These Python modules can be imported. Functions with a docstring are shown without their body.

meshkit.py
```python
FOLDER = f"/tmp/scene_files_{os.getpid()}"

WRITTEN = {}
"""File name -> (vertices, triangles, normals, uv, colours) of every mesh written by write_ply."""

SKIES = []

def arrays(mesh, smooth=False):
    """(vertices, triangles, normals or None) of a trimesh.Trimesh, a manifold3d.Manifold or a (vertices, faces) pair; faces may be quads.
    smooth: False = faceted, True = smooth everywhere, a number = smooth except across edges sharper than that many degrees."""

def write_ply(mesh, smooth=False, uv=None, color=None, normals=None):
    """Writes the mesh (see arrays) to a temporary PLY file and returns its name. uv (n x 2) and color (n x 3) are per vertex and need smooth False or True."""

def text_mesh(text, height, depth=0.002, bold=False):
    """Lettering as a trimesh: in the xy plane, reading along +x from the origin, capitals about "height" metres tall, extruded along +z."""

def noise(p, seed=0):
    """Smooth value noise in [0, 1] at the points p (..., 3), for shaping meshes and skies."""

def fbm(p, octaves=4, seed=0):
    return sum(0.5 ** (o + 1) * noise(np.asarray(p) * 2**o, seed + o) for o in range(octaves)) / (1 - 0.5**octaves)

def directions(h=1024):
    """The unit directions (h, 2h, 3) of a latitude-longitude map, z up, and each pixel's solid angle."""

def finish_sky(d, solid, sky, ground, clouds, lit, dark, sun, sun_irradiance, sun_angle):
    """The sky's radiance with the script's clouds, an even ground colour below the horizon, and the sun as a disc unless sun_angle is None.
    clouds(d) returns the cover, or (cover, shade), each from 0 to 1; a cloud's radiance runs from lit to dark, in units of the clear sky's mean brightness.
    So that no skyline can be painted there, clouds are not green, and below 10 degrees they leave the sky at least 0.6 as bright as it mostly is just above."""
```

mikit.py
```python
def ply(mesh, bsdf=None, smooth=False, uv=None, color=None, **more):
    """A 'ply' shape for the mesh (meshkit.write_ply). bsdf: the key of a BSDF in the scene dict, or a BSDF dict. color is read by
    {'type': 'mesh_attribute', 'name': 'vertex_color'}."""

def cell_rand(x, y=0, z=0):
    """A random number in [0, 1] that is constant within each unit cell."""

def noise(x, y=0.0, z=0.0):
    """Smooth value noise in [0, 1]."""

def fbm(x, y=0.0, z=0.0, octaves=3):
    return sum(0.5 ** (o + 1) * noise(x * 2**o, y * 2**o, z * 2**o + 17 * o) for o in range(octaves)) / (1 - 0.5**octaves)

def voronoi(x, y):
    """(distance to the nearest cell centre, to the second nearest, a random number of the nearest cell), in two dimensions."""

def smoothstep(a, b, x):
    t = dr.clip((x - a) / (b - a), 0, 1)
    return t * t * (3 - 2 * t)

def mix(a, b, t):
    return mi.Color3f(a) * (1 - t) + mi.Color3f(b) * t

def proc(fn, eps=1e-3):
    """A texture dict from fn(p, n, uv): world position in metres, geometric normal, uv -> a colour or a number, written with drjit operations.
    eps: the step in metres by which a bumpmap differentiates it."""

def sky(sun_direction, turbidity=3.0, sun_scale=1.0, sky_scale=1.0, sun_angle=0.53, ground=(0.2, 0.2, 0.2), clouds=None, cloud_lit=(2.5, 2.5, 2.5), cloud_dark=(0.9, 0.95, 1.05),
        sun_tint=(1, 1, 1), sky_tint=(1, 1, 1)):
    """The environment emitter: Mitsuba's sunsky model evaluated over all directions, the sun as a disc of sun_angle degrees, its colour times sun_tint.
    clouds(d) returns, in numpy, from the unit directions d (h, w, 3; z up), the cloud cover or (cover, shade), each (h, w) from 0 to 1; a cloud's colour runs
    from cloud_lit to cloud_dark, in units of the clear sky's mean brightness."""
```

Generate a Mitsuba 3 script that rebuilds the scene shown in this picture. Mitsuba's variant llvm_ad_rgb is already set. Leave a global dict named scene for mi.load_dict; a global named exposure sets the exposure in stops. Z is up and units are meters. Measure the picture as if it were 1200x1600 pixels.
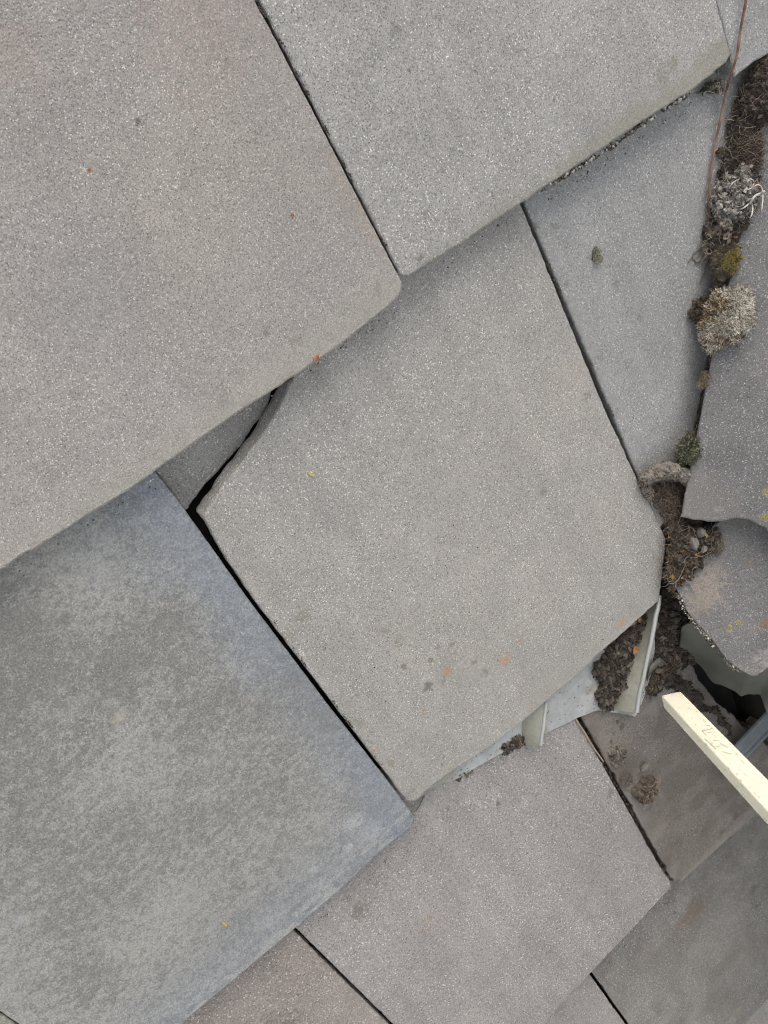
import math, numpy as np, trimesh, drjit as dr, mitsuba as mi, mikit, meshkit
from shapely.geometry import Polygon, Point, LineString
from shapely import contains_xy
T = mi.ScalarTransform4f
scene = {"type": "scene"}
labels = {}

# ------------------------------------------------------------------ camera, sky, exposure
S = 0.625                      # metres from the lens to the roof along the optical axis
F = 1410.65                    # focal length in photo pixels (1200 x 1600)
PITCH = math.radians(40)
CP, SP = math.cos(PITCH), math.sin(PITCH)
# rows: roof horizontal (along the courses), down the slope, roof normal - in camera axes (x right, y down, z forward)
M = np.array([[0.7603854, -0.61562491, 0.20692999], [0.43191128, 0.717266, 0.54679259], [0.48504298, 0.3263977, -0.81129394]])
AU, AV, AN = np.array([1., 0, 0]), np.array([0, -CP, -SP]), np.array([0, -SP, CP])
BU, BV, BN = np.array([0, -1., 0]), np.array([-CP, 0, -SP]), np.array([-SP, 0, CP])
WORLD = np.stack([AU, AV, AN], 1) @ M         # camera axes -> world axes
EYE = -S * (WORLD @ np.array([0, 0, 1.]))
UP = WORLD @ np.array([0, -1., 0])
scene["camera"] = {"type": "perspective", "fov_axis": "x", "fov": math.degrees(2 * math.atan(600 / F)), "near_clip": 0.01, "far_clip": 500.0,
                   "to_world": T().look_at(origin=EYE.tolist(), target=[0, 0, 0], up=UP.tolist())}
scene["sky_light"] = mikit.sky((0.25, 0.42, 0.87), turbidity=3, sun_scale=0.55, sun_angle=38, sun_tint=(.93, 1.0, 1.13), clouds=lambda d: 1.0, cloud_lit=(2.45, 2.5, 2.6))
exposure = 2.05

# ------------------------------------------------------------------ geometry helpers
rng = np.random.default_rng(7)
def ray(p):
    return WORLD @ np.array([(p[0] - 600) / F, (p[1] - 800) / F, 1.0])
def hit(p, normal, point):
    r = ray(p)
    return EYE + r * (((point - EYE) @ normal) / (r @ normal))
ALPHA, THICK = 0.05, 0.0165
class Slope:
    """A roof slope: origin, horizontal axis u, down-slope axis v, normal n. Tiles of a course tilt by ALPHA from their tail line vt."""
    def __init__(self, o, u, v, n): self.o, self.u, self.v, self.n = o, u, v, n
    def uv(self, q): d = np.asarray(q) - self.o; return np.array([d @ self.u, d @ self.v])
    def at(self, u, v, h): return self.o + np.multiply.outer(u, self.u) + np.multiply.outer(v, self.v) + np.multiply.outer(h, self.n)
    def flat(self, p, h=0.0): return self.uv(hit(p, self.n, self.o + self.n * h))
    def tile(self, p, vt, lift=0.0):
        nn = self.n - ALPHA * self.v                 # h = -ALPHA (vt - v) + lift
        return self.uv(hit(p, nn, self.o + self.v * vt + self.n * lift))
A = Slope(np.zeros(3), AU, AV, AN)
VALLEY = hit((1110, 553), AN, np.zeros(3))
B = Slope(VALLEY + 0.002 * BN, BU, BV, BN)
V1 = float(np.mean([A.flat(p)[1] for p in [(0, 893), (200, 767), (367, 647), (457, 592), (533, 540), (640, 432), (725, 380), (807, 320), (850, 290), (950, 230), (1010, 185)]]))
V2 = float(np.mean([A.flat(p)[1] for p in [(583, 1343), (467, 1445), (655, 1253), (850, 1100), (940, 1030)]]))
V3 = float(np.mean([A.flat(p)[1] for p in [(1050, 1390), (853, 1597), (1065, 1379), (1125, 1322)]]))
GAUGE = (V3 - V1) / 2
V4 = V3 + GAUGE
B2 = float(np.mean([B.flat(p)[1] for p in [(1060, 925), (1175, 1057)]]))
B1 = B2 - GAUGE
def hA(v, vt): return -ALPHA * (vt - v)

def resample(pts, step):
    pts = np.asarray(pts, float); out = []
    for a, b in zip(pts, np.roll(pts, -1, 0)):
        n = max(1, int(round(np.linalg.norm(b - a) / step)))
        out += [a + (b - a) * k / n for k in range(n)]
    return np.array(out)
def offset_in(ring, d):
    t = np.roll(ring, -1, 0) - np.roll(ring, 1, 0)
    t /= np.maximum(np.linalg.norm(t, axis=1, keepdims=True), 1e-9)
    return ring + d * np.stack([-t[:, 1], t[:, 0]], 1)
def slab(sl, ring, top, thick, rough=0.0004, chip=0.0012, bevel=0.0016, seed=0, step=0.0035, slant=None):
    """A tile: ring of (u, v), top = height function of (u, v). Worn, slightly chipped edges. Returns (mesh, uv).
    slant(ring) -> how far the foot of each edge point juts out (broken edges)."""
    ring = np.asarray(ring)
    if Polygon(ring).exterior.is_ccw is False: ring = ring[::-1]
    r = resample(ring, step)
    q = np.c_[r * 700, np.full(len(r), seed * 3.7)]
    wob = (meshkit.noise(q, seed) - .5) * 2 * rough
    big = np.maximum(0, meshkit.noise(np.c_[r * 130, np.full(len(r), seed * 1.9)], seed + 5) - .68) * chip / .3
    r = offset_in(r, 0) + (offset_in(r, 1.0) - r) * (wob + big)[:, None]
    n = len(r)
    c1 = offset_in(r, bevel * .35); c2 = offset_in(r, bevel)
    jut = np.full(n, -.0035 if thick > .01 else 0.) if slant is None else slant(r)
    foot = r + (offset_in(r, -1.0) - r) * jut[:, None]
    mid = r + (offset_in(r, -1.0) - r) * ((jut + .0035 * (slant is not None)) * (.2 + .5 * meshkit.noise(r_to3(r, 190, seed), seed)))[:, None]
    rough3 = (meshkit.noise(r_to3(r, 500, seed + 2), seed + 9) - .5)
    rings = [(c2, 0), (c1, -bevel * .3), (r, -bevel), (mid, -thick * (.55 + .2 * rough3)), (foot, -thick)]
    V, UVs = [], []
    for k, (rr, dz) in enumerate(rings):
        h = top(rr[:, 0], rr[:, 1]) + dz
        V.append(sl.at(rr[:, 0], rr[:, 1], h)); UVs.append(np.c_[rr[:, 0] + .7 * np.asarray(dz), rr[:, 1] + .7 * np.asarray(dz)])
    Fs = []
    i = np.arange(n); j = (i + 1) % n
    for k in range(len(rings) - 1):
        a, b = k * n, (k + 1) * n
        Fs += [np.c_[a + i, b + i, b + j], np.c_[a + i, b + j, a + j]]
    tv, tf = fill(c2, max(step * 2.5, .009))
    off = n * len(rings)
    h = top(tv[:, 0], tv[:, 1])
    V.append(sl.at(tv[:, 0], tv[:, 1], h)); UVs.append(tv.copy())
    a, b, c = (tv[tf[:, k]] for k in range(3))
    ccw = ((b - a)[:, 0] * (c - a)[:, 1] - (b - a)[:, 1] * (c - a)[:, 0]) > 0
    tf = np.where(ccw[:, None], tf, tf[:, ::-1])
    Fs.append(tf + off)
    off += len(tv)
    V.append(sl.at(tv[:, 0], tv[:, 1], h - thick)); UVs.append(tv.copy())
    Fs.append(tf[:, ::-1] + off)
    V, Fs = np.vstack(V), np.vstack(Fs)
    # outward orientation: (u, v, n) is left-handed on both slopes
    if np.dot(np.cross(sl.u, sl.v), sl.n) < 0: Fs = Fs[:, ::-1]
    return trimesh.Trimesh(V, Fs, process=False), np.vstack(UVs)
def solid(ring):
    p = Polygon(ring).buffer(0)
    return max(p.geoms, key=lambda q: q.area) if hasattr(p, "geoms") else p
def fill(ring, g):
    """Even triangles over a polygon (no slivers)."""
    from scipy.spatial import Delaunay
    poly = solid(ring)
    x0, y0, x1, y1 = poly.bounds
    g = max(g, (x1 - x0) / 90)
    X, Y = np.meshgrid(np.arange(x0, x1, g), np.arange(y0, y1, g * .87)); X[1::2] += g / 2
    inner = poly.buffer(-g * .45)
    k = contains_xy(inner, X.ravel(), Y.ravel())
    P = np.vstack([ring, np.c_[X.ravel(), Y.ravel()][k]])
    t = Delaunay(P).simplices
    c = P[t].mean(1)
    return P, t[contains_xy(poly, c[:, 0], c[:, 1])]
def r_to3(r, k, s): return np.c_[r * k, np.full(len(r), s * 1.3)]

def tube(pts, rad, sides=6, closed_ends=True):
    pts = np.asarray(pts, float); n = len(pts)
    rad = np.broadcast_to(rad, n)
    t = np.gradient(pts, axis=0); t /= np.maximum(np.linalg.norm(t, axis=1, keepdims=True), 1e-12)
    ref = np.array([.31, .52, .79])
    a = np.cross(t, ref); a /= np.maximum(np.linalg.norm(a, axis=1, keepdims=True), 1e-12); b = np.cross(t, a)
    ang = np.arange(sides) * 2 * math.pi / sides
    V = (pts[:, None] + rad[:, None, None] * (np.cos(ang)[None, :, None] * a[:, None] + np.sin(ang)[None, :, None] * b[:, None])).reshape(-1, 3)
    Fs = []
    for k in range(n - 1):
        for i in range(sides):
            j = (i + 1) % sides
            Fs += [[k * sides + i, k * sides + j, (k + 1) * sides + j], [k * sides + i, (k + 1) * sides + j, (k + 1) * sides + i]]
    for e, fl in ((0, 1), (n - 1, 0)):
        for i in range(1, sides - 1):
            f = [e * sides, e * sides + i, e * sides + i + 1]
            Fs.append(f[::-1] if fl else f)
    return trimesh.Trimesh(V, Fs, process=False)
def smooth_path(pts, n=24):
    pts = np.asarray(pts, float)
    from scipy.interpolate import CubicSpline
    s = np.r_[0, np.cumsum(np.linalg.norm(np.diff(pts, axis=0), axis=1))]
    return CubicSpline(s, pts)(np.linspace(0, s[-1], n))
class Heap:
    """Collects coloured pieces into one mesh."""
    def __init__(self): self.V, self.F, self.C, self.n = [], [], [], 0
    def add(self, m, col, var=0.0):
        v = np.asarray(m.vertices if hasattr(m, "vertices") else m[0]); f = np.asarray(m.faces if hasattr(m, "faces") else m[1])
        c = np.broadcast_to(np.asarray(col, float), (len(v), 3)).copy()
        if var: c *= 1 + var * (rng.random((len(v), 1)) - .5)
        self.V.append(v); self.F.append(f + self.n); self.C.append(np.clip(c, 0, 1)); self.n += len(v)
    def done(self): return (np.vstack(self.V), np.vstack(self.F)), np.vstack(self.C)
ICO = [trimesh.creation.icosphere(subdivisions=k) for k in range(4)]
def crumb(pos, size, sub=1, squash=.7, jag=.5):
    v = ICO[sub].vertices.copy()
    k = rng.random(3) * 50
    v *= (1 + jag * (meshkit.noise(v * 1.7 + k, 3) - .5) * 2)[:, None]
    v *= size * np.array([1, rng.uniform(.55, 1), squash * rng.uniform(.6, 1)])
    q = trimesh.transformations.random_rotation_matrix(rng.random(3))[:3, :3]
    return v @ q.T + pos, ICO[sub].faces
def entry(key, mesh, bsdf, label=None, cat=None, group=None, kind=None, **kw):
    scene[key] = mikit.ply(mesh, bsdf, **kw)
    tag(key, label, cat, group, kind)
def tag(key, label=None, cat=None, group=None, kind=None):
    d = {k: v for k, v in dict(label=label, category=cat, group=group, kind=kind).items() if v}
    if d: labels[key] = d
def heap_entry(key, heap, label=None, cat=None, group=None, kind=None, smooth=False, bsdf="organic"):
    m, c = heap.done(); entry(key, m, bsdf, label, cat, group, kind, smooth=smooth, color=c)

# ------------------------------------------------------------------ materials
def C3(c): return mi.Color3f(*c)
def grain(x, y, k):
    """Sand-and-cement grain: a random number per grain, plus the distance inside it."""
    d1, d2, w = mikit.voronoi(x * k, y * k)
    return d1, w
def tile_material(key, base, tint, off, speck=.5, pores=.5, blotch=.12, fine=1000., spots=(), extra=None, white=(.62, .61, .58), bump=.00012):
    def fn(p, n, uv):
        x, y = uv.x + off, uv.y + off * .7
        low = mikit.fbm(x * 9, y * 9, off, 3)
        mid = mikit.fbm(x * 55, y * 55, off + 3, 3)
        c = mikit.mix(base, tint, mikit.smoothstep(.3, .7, low)) * (1 + blotch * 2 * (mid - .5))
        d1, w = grain(x, y, fine * 1.25)
        sand = mikit.noise(x * fine * 1.9, y * fine * 1.9, off)
        c = c * (.62 + .36 * w + .40 * sand)
        d1b, w2 = grain(x + 3.1, y + 1.7, fine * .85)
        dens = mikit.fbm(x * 26, y * 26, off + 9, 2)
        q = dr.clip(w2 + .10 * (dens - .5), 0, 1)
        q2 = q * q * q; q2 = q2 * q2
        core = mikit.smoothstep(.66, .2, d1b + .4 * (sand - .5))
        hot = (q2 * .45 + .46 * speck * mikit.smoothstep(.93, .99, q)) * core
        c = mikit.mix(c, C3(white), hot)
        cold = mikit.smoothstep(.30 * pores, .0, q) * core
        c = c * (1 - .42 * cold)
        d3, w3 = grain(x + 7.7, y + 4.1, fine * .3)
        pale = mikit.smoothstep(.965, .975, w3) * mikit.smoothstep(.06 + .22 * sand, .02 + .12 * sand, d3)
        c = mikit.mix(c, mikit.mix((.60, .57, .52), (.42, .30, .22), mikit.smoothstep(.991, .993, w3)), pale * .8)
        for (su, sv, sr, col, st) in spots:
            wx = (mikit.noise(x * 420, y * 420, 2.) - .5) * sr * .9
            wy = (mikit.noise(x * 420, y * 420, 8.) - .5) * sr * .9
            d = dr.sqrt(dr.square(uv.x - su + wx) + dr.square(uv.y - sv + wy))
            k = mikit.smoothstep(sr, sr * .3, d) * st * (.6 + .4 * w)
            c = mikit.mix(c, C3(col) * (.8 + .4 * w), dr.minimum(k, 1))
        run = mikit.fbm(x * 75, y * 9, off + 6, 3)
        c = c * (1 + .22 * (run - .5))
        if extra is not None: c = extra(c, uv, x, y, w)
        return dr.clip(c, 0.005, .95)
    b = {"type": "principled", "base_color": mikit.proc(fn), "roughness": .82, "specular": .35}
    if bump:
        def hf(p, n, uv):
            d1, w = grain(uv.x + off, uv.y + off * .7, fine * .8)
            return (w - .6 * d1) + 1.5 * mikit.noise((uv.x + off) * 160, (uv.y + off) * 160)
        b = {"type": "bumpmap", "arbitrary": mikit.proc(hf, eps=3e-4), "scale": bump * 2.2, "bsdf": b}
    scene[key] = {"type": "twosided", "bsdf": b}
OR, DK, GR, YL, WH = (.36, .175, .085), (.07, .067, .058), (.16, .155, .11), (.36, .31, .10), (.5, .49, .46)
LICHEN = []
def spots_on(sl, vt, lst, lift=0.0):
    out = []
    LICHEN.extend((sl, vt, lift, q) for q in lst if q[3] in (OR, YL) and q[2] < 13)
    for (px, py, r, col, st) in lst:
        u, v = sl.tile((px, py), vt, lift); z = np.linalg.norm(hit((px, py), sl.n, sl.o) - EYE)
        out.append((float(u), float(v), float(1.2 * r * z / F), col, st))
    return out
def edge_tint(vt, width, col, amt):
    def ex(c, uv, x, y, w):
        k = mikit.smoothstep(vt - width, vt, uv.y + .012 * (mikit.fbm(x * 60, y * 60) - .5)) * amt
        return mikit.mix(c, C3(col) * (.8 + .4 * w), k)
    return ex
tile_material("tile_warm_grey", (.246, .234, .226), (.264, .245, .231), 1.3, .6, .9, .10, 1350.,
              spots_on(A, V1, [(495, 560, 9, OR, .8), (455, 590, 14, GR, .6), (415, 520, 9, DK, .45), (385, 632, 9, DK, .45), (350, 628, 11, DK, .35), (590, 452, 9, DK, .4), (465, 533, 12, DK, .3), (140, 265, 4, OR, .45), (457, 337, 4, OR, .5), (215, 190, 5, DK, .9), (560, 240, 70, (.29, .235, .185), .4), (595, 330, 50, (.30, .24, .18), .35), (310, 20, 110, (.275, .225, .215), .5), (20, 90, 45, (.28, .23, .22), .5), (130, 470, 90, (.2, .2, .2), .35), (205, 480, 4, DK, .4)]),
              edge_tint(V1, .03, (.275, .27, .24), .5))
tile_material("tile_salt_pepper", (.252, .247, .244), (.266, .26, .255), 4.9, 1.2, 1.2, .10, 1200.,
              spots_on(A, V1, [(617, 50, 9, DK, .4), (1052, 100, 10, GR, .7), (664, 332, 8, DK, .5), (655, 405, 9, DK, .5), (700, 380, 8, GR, .4), (640, 110, 4, DK, .8), (865, 157, 3, DK, .8), (1035, 120, 14, GR, .4)]),
              edge_tint(V1, .010, (.20, .195, .16), .6))
tile_material("tile_sandy_grey", (.254, .247, .238), (.270, .260, .246), 8.2, 1.25, 1.0, .10, 1250.,
              spots_on(A, V2, [(697, 1048, 10, OR, .8), (787, 1030, 10, OR, .75), (810, 1000, 6, OR, .5), (970, 972, 8, OR, .85), (1000, 968, 6, OR, .5), (853, 1080, 6, OR, .75), (827, 1106, 5, OR, .6), (662, 1113, 5, OR, .6), (812, 1073, 4, OR, .5), (690, 1062, 9, DK, .35),
                               (668, 1072, 10, DK, .75), (630, 1042, 7, DK, .6), (672, 1030, 6, DK, .6), (684, 1010, 6, DK, .5), (740, 1033, 8, DK, .5), (757, 1050, 8, DK, .4), (705, 1005, 5, DK, .5), (625, 1000, 14, GR, .4), (600, 985, 12, GR, .35), (848, 768, 8, DK, .4), (915, 618, 9, DK, .45), (610, 1190, 9, GR, .6), (585, 1172, 8, OR, .25), (640, 1237, 10, DK, .35), (470, 960, 18, GR, .4), (450, 990, 18, GR, .35), (895, 580, 40, (.30, .26, .2), .25), (560, 1130, 10, GR, .4), (700, 1200, 7, YL, .35)]),
              edge_tint(V2 + .01, .05, (.29, .285, .265), .45))
tile_material("tile_blue_grey", (.222, .223, .226), (.246, .247, .249), 12.4, .95, .9, .12, 1150.,
              spots_on(A, V2, [(963, 445, 8, DK, .5), (940, 560, 10, DK, .3), (1000, 497, 8, DK, .35), (866, 355, 8, DK, .45), (885, 443, 6, DK, .4), (838, 352, 5, DK, .5), (980, 570, 12, DK, .25), (885, 250, 9, DK, .3), (1005, 300, 9, DK, .25), (1090, 400, 13, (.17, .165, .155), .6), (930, 398, 17, DK, .4), (945, 475, 12, (.27, .27, .27), .3)]))
tile_material("tile_mauve_grey", (.245, .229, .225), (.264, .248, .243), 15.1, 1.1, 1.0, .10, 900.,
              spots_on(A, V3, [(561, 1423, 17, (.10, .09, .07), .6), (667, 1435, 9, (.2, .15, .1), .5), (665, 1455, 11, (.2, .15, .1), .4), (780, 1256, 5, DK, .8), (925, 1377, 5, DK, .6), (688, 1328, 4, DK, .4), (840, 1242, 7, DK, .35), (953, 1242, 9, DK, .5), (700, 1265, 5, DK, .5), (1020, 1385, 14, (.28, .27, .25), .5)]))
tile_material("tile_pinkish_grey", (.225, .192, .178), (.225, .205, .192), 19.7, 1.0, .9, .12, 900., spots_on(A, V3, [(430, 1622, 44, (.07, .05, .05), .6), (465, 1555, 3, DK, .8)]))
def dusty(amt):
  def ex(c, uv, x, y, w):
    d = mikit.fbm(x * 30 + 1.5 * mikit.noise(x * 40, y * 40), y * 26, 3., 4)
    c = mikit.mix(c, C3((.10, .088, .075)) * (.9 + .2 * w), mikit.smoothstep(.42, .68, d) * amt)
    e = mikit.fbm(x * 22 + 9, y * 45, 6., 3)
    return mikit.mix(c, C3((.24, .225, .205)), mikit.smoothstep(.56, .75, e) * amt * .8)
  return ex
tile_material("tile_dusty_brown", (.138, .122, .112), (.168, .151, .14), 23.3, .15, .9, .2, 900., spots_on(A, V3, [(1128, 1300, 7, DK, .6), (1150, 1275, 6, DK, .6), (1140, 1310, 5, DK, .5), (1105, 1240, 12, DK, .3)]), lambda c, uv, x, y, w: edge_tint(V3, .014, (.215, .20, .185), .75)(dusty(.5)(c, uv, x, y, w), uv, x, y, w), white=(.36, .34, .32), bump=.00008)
tile_material("tile_dusty_grey", (.168, .161, .154), (.198, .19, .181), 27.9, .4, .9, .13, 900.,
              spots_on(A, V4, [(1092, 1428, 24, (.15, .10, .06), .6), (1066, 1452, 13, (.14, .095, .055), .6), (1025, 1488, 12, (.13, .10, .07), .4), (1050, 1416, 4, DK, .9), (1061, 1431, 4, DK, .9), (1180, 1320, 5, DK, .8), (1183, 1395, 9, DK, .6), (1150, 1500, 40, (.25, .24, .23), .3), (1160, 1583, 5, YL, .5), (1060, 1413, 5, DK, .7), (1190, 1420, 6, DK, .7)]), dusty(.28), bump=.00006)
def side_extra(c, uv, x, y, w):
    k = mikit.smoothstep(.5, .75, mikit.fbm(x * 14, y * 14, 5., 3))
    return mikit.mix(c, C3((.22, .205, .19)) * (.8 + .4 * w), k * .35)
tile_material("tile_dark_grey", (.122, .121, .126), (.150, .147, .151), 31.2, .45, .6, .15, 1150.,
              spots_on(B, B1, [(1199, 768, 9, YL, .35), (1197, 808, 8, YL, .35), (1122, 795, 6, (.3, .29, .25), .6), (1170, 620, 8, DK, .3)])
              + spots_on(B, B2, [(1153, 973, 5, YL, .5), (1140, 982, 5, YL, .55), (1198, 975, 9, (.2, .11, .06), .8), (1172, 880, 7, (.17, .13, .08), .6), (1195, 1030, 14, (.3, .28, .27), .6), (1103, 920, 32, (.27, .235, .205), .9), (1090, 945, 20, (.25, .215, .185), .7), (1120, 893, 17, (.25, .22, .2), .6)]), side_extra, white=(.50, .49, .48))
def smooth_slate(p, n, uv):
    x, y = uv.x + 41.3, uv.y + 17.9
    big = mikit.fbm(x * 16, y * 16, 1., 3)
    a = mikit.fbm(x * 210 + 1.2 * mikit.noise(x * 30, y * 30), y * 300, 2., 4)
    b = mikit.fbm(x * 640, y * 640, 4., 3)
    e = mikit.noise(x * 1500, y * 1500, 3.)
    m = mikit.smoothstep(.31, .72, .42 * a + .26 * b + .24 * e + .42 * (big - .5) + .05 + .9 * (uv.y - V2 + .17) * .25)
    c = mikit.mix((.160, .159, .152), (.264, .260, .247), m)
    blue = mikit.smoothstep(BLU_U - .065, BLU_U + .01, uv.x + .06 * (big - .5)) + .7 * mikit.smoothstep(V2 - .09, V2, uv.y)
    c = mikit.mix(c, mikit.mix((.125, .145, .174), (.222, .240, .266), .25 + .5 * m), dr.minimum(blue, 1) * .9)
    edge = mikit.smoothstep(V2 - .035, V2, uv.y + .03 * (b - .5)) * mikit.smoothstep(.45, .6, mikit.fbm(x * 70, y * 200, 7., 3))
    c = mikit.mix(c, C3((.33, .33, .31)), edge * .45)
    d1, w = grain(x, y, 1100.)
    c = c * (.78 + .44 * w)
    for (su, sv, sr, st) in SCUFFS:
        d = dr.sqrt(dr.square(uv.x - su) + dr.square(uv.y - sv)) + sr * 1.6 * (b - .5)
        c = mikit.mix(c, C3((.36, .37, .38)), mikit.smoothstep(sr, sr * .2, d) * st * (.3 + .9 * e))
    s1 = mikit.smoothstep(.98, .99, w) * mikit.smoothstep(.4, .2, d1)
    c = mikit.mix(c, C3((.5, .5, .47)), s1 * .6)
    fx, fy = uv.x - FOSSIL[0], uv.y - FOSSIL[1]
    d = dr.sqrt(fx * fx + 2.2 * fy * fy) + .004 * (mikit.noise(x * 300, y * 300) - .5)
    c = mikit.mix(c, C3((.33, .31, .26)), mikit.smoothstep(.009, .002, d) * .8 * (.3 + .7 * b))
    return dr.clip(c, .01, .9)
BLU_U = float(A.tile((520, 1103), V2)[0]); SCUFFS = [(*[float(z) for z in A.tile(p, V2)], r_ * S / F, st) for p, r_, st in [((552, 1285), 22, .7), ((545, 1325), 14, .8), ((490, 1358), 12, .8), ((575, 1300), 40, .35), ((420, 1440), 40, .3), ((30, 1440), 16, .5), ((330, 1450), 14, .4)]]
FOSSIL = [float(z) for z in A.tile((187, 1120), V2)]
def slate_h(p, n, uv):
    return mikit.fbm(uv.x * 300, uv.y * 300, 2., 3) + .6 * mikit.noise(uv.x * 900, uv.y * 900)
scene["tile_smooth_slate"] = {"type": "twosided", "bsdf": {"type": "bumpmap", "arbitrary": mikit.proc(slate_h, eps=4e-4), "scale": .0004,
                              "bsdf": {"type": "principled", "base_color": mikit.proc(smooth_slate), "roughness": .62, "specular": .4}}}
def broken(p, n, uv):
    d1, w = mikit.voronoi(p.x * 700 + p.z * 300, p.y * 700 - p.z * 400)[0::2]
    k = mikit.fbm(p.x * 200, p.y * 200, p.z * 200, 3)
    return mikit.mix((.10, .095, .09), (.19, .18, .165), k) * (.75 + .5 * w)
scene["organic"] = {"type": "twosided", "bsdf": {"type": "principled", "base_color": {"type": "mesh_attribute", "name": "vertex_color"}, "roughness": .9, "specular": .15}}
def felt(p, n, uv): return mikit.mix((.035, .033, .031), (.06, .056, .052), mikit.fbm(p.x * 90, p.y * 90, p.z * 90))
scene["felt"] = {"type": "twosided", "bsdf": {"type": "diffuse", "reflectance": mikit.proc(felt)}}
def zinc(p, n, uv):
    k = mikit.fbm(p.x * 70, p.y * 70, p.z * 70, 3); k2 = mikit.fbm(p.x * 330, p.y * 330, p.z * 330, 2)
    c = mikit.mix((.31, .32, .325), (.47, .48, .485), k)
    c = mikit.mix(c, C3((.26, .24, .18)), mikit.smoothstep(.52, .7, mikit.fbm(p.x * 45, p.y * 45, p.z * 45 + 5, 3)) * .6)
    d1, d2, w = mikit.voronoi(p.x * 260 + 3, p.y * 260 + p.z * 120)
    s = mikit.smoothstep(.14 + .6 * (w - .75), .04 + .4 * (w - .75), d1) * mikit.smoothstep(.68, .74, w + .8 * (k - .5))
    return mikit.mix(c * (.85 + .3 * k2), C3((.05, .048, .045)), s * .85)
scene["zinc"] = {"type": "twosided", "bsdf": {"type": "principled", "base_color": mikit.proc(zinc), "metallic": .25, "roughness": .48, "specular": .5}}
def zinc_old(p, n, uv):
    k = mikit.fbm(p.x * 60, p.y * 60, p.z * 60, 3); k2 = mikit.fbm(p.x * 400, p.y * 400, p.z * 400, 2)
    c = mikit.mix((.19, .185, .145), (.27, .27, .235), k)
    return c * (.85 + .3 * k2)
scene["zinc_old"] = {"type": "twosided", "bsdf": {"type": "principled", "base_color": mikit.proc(zinc_old), "metallic": .2, "roughness": .5, "specular": .5}}
scene["zinc_hem"] = {"type": "twosided", "bsdf": {"type": "principled", "base_color": {"type": "rgb", "value": [.36, .375, .365]}, "metallic": .3, "roughness": .42}}
def lead(p, n, uv):
    k = mikit.fbm(p.x * 50, p.y * 50, p.z * 50, 4)
    return mikit.mix((.082, .085, .076), (.14, .144, .13), k)
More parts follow.
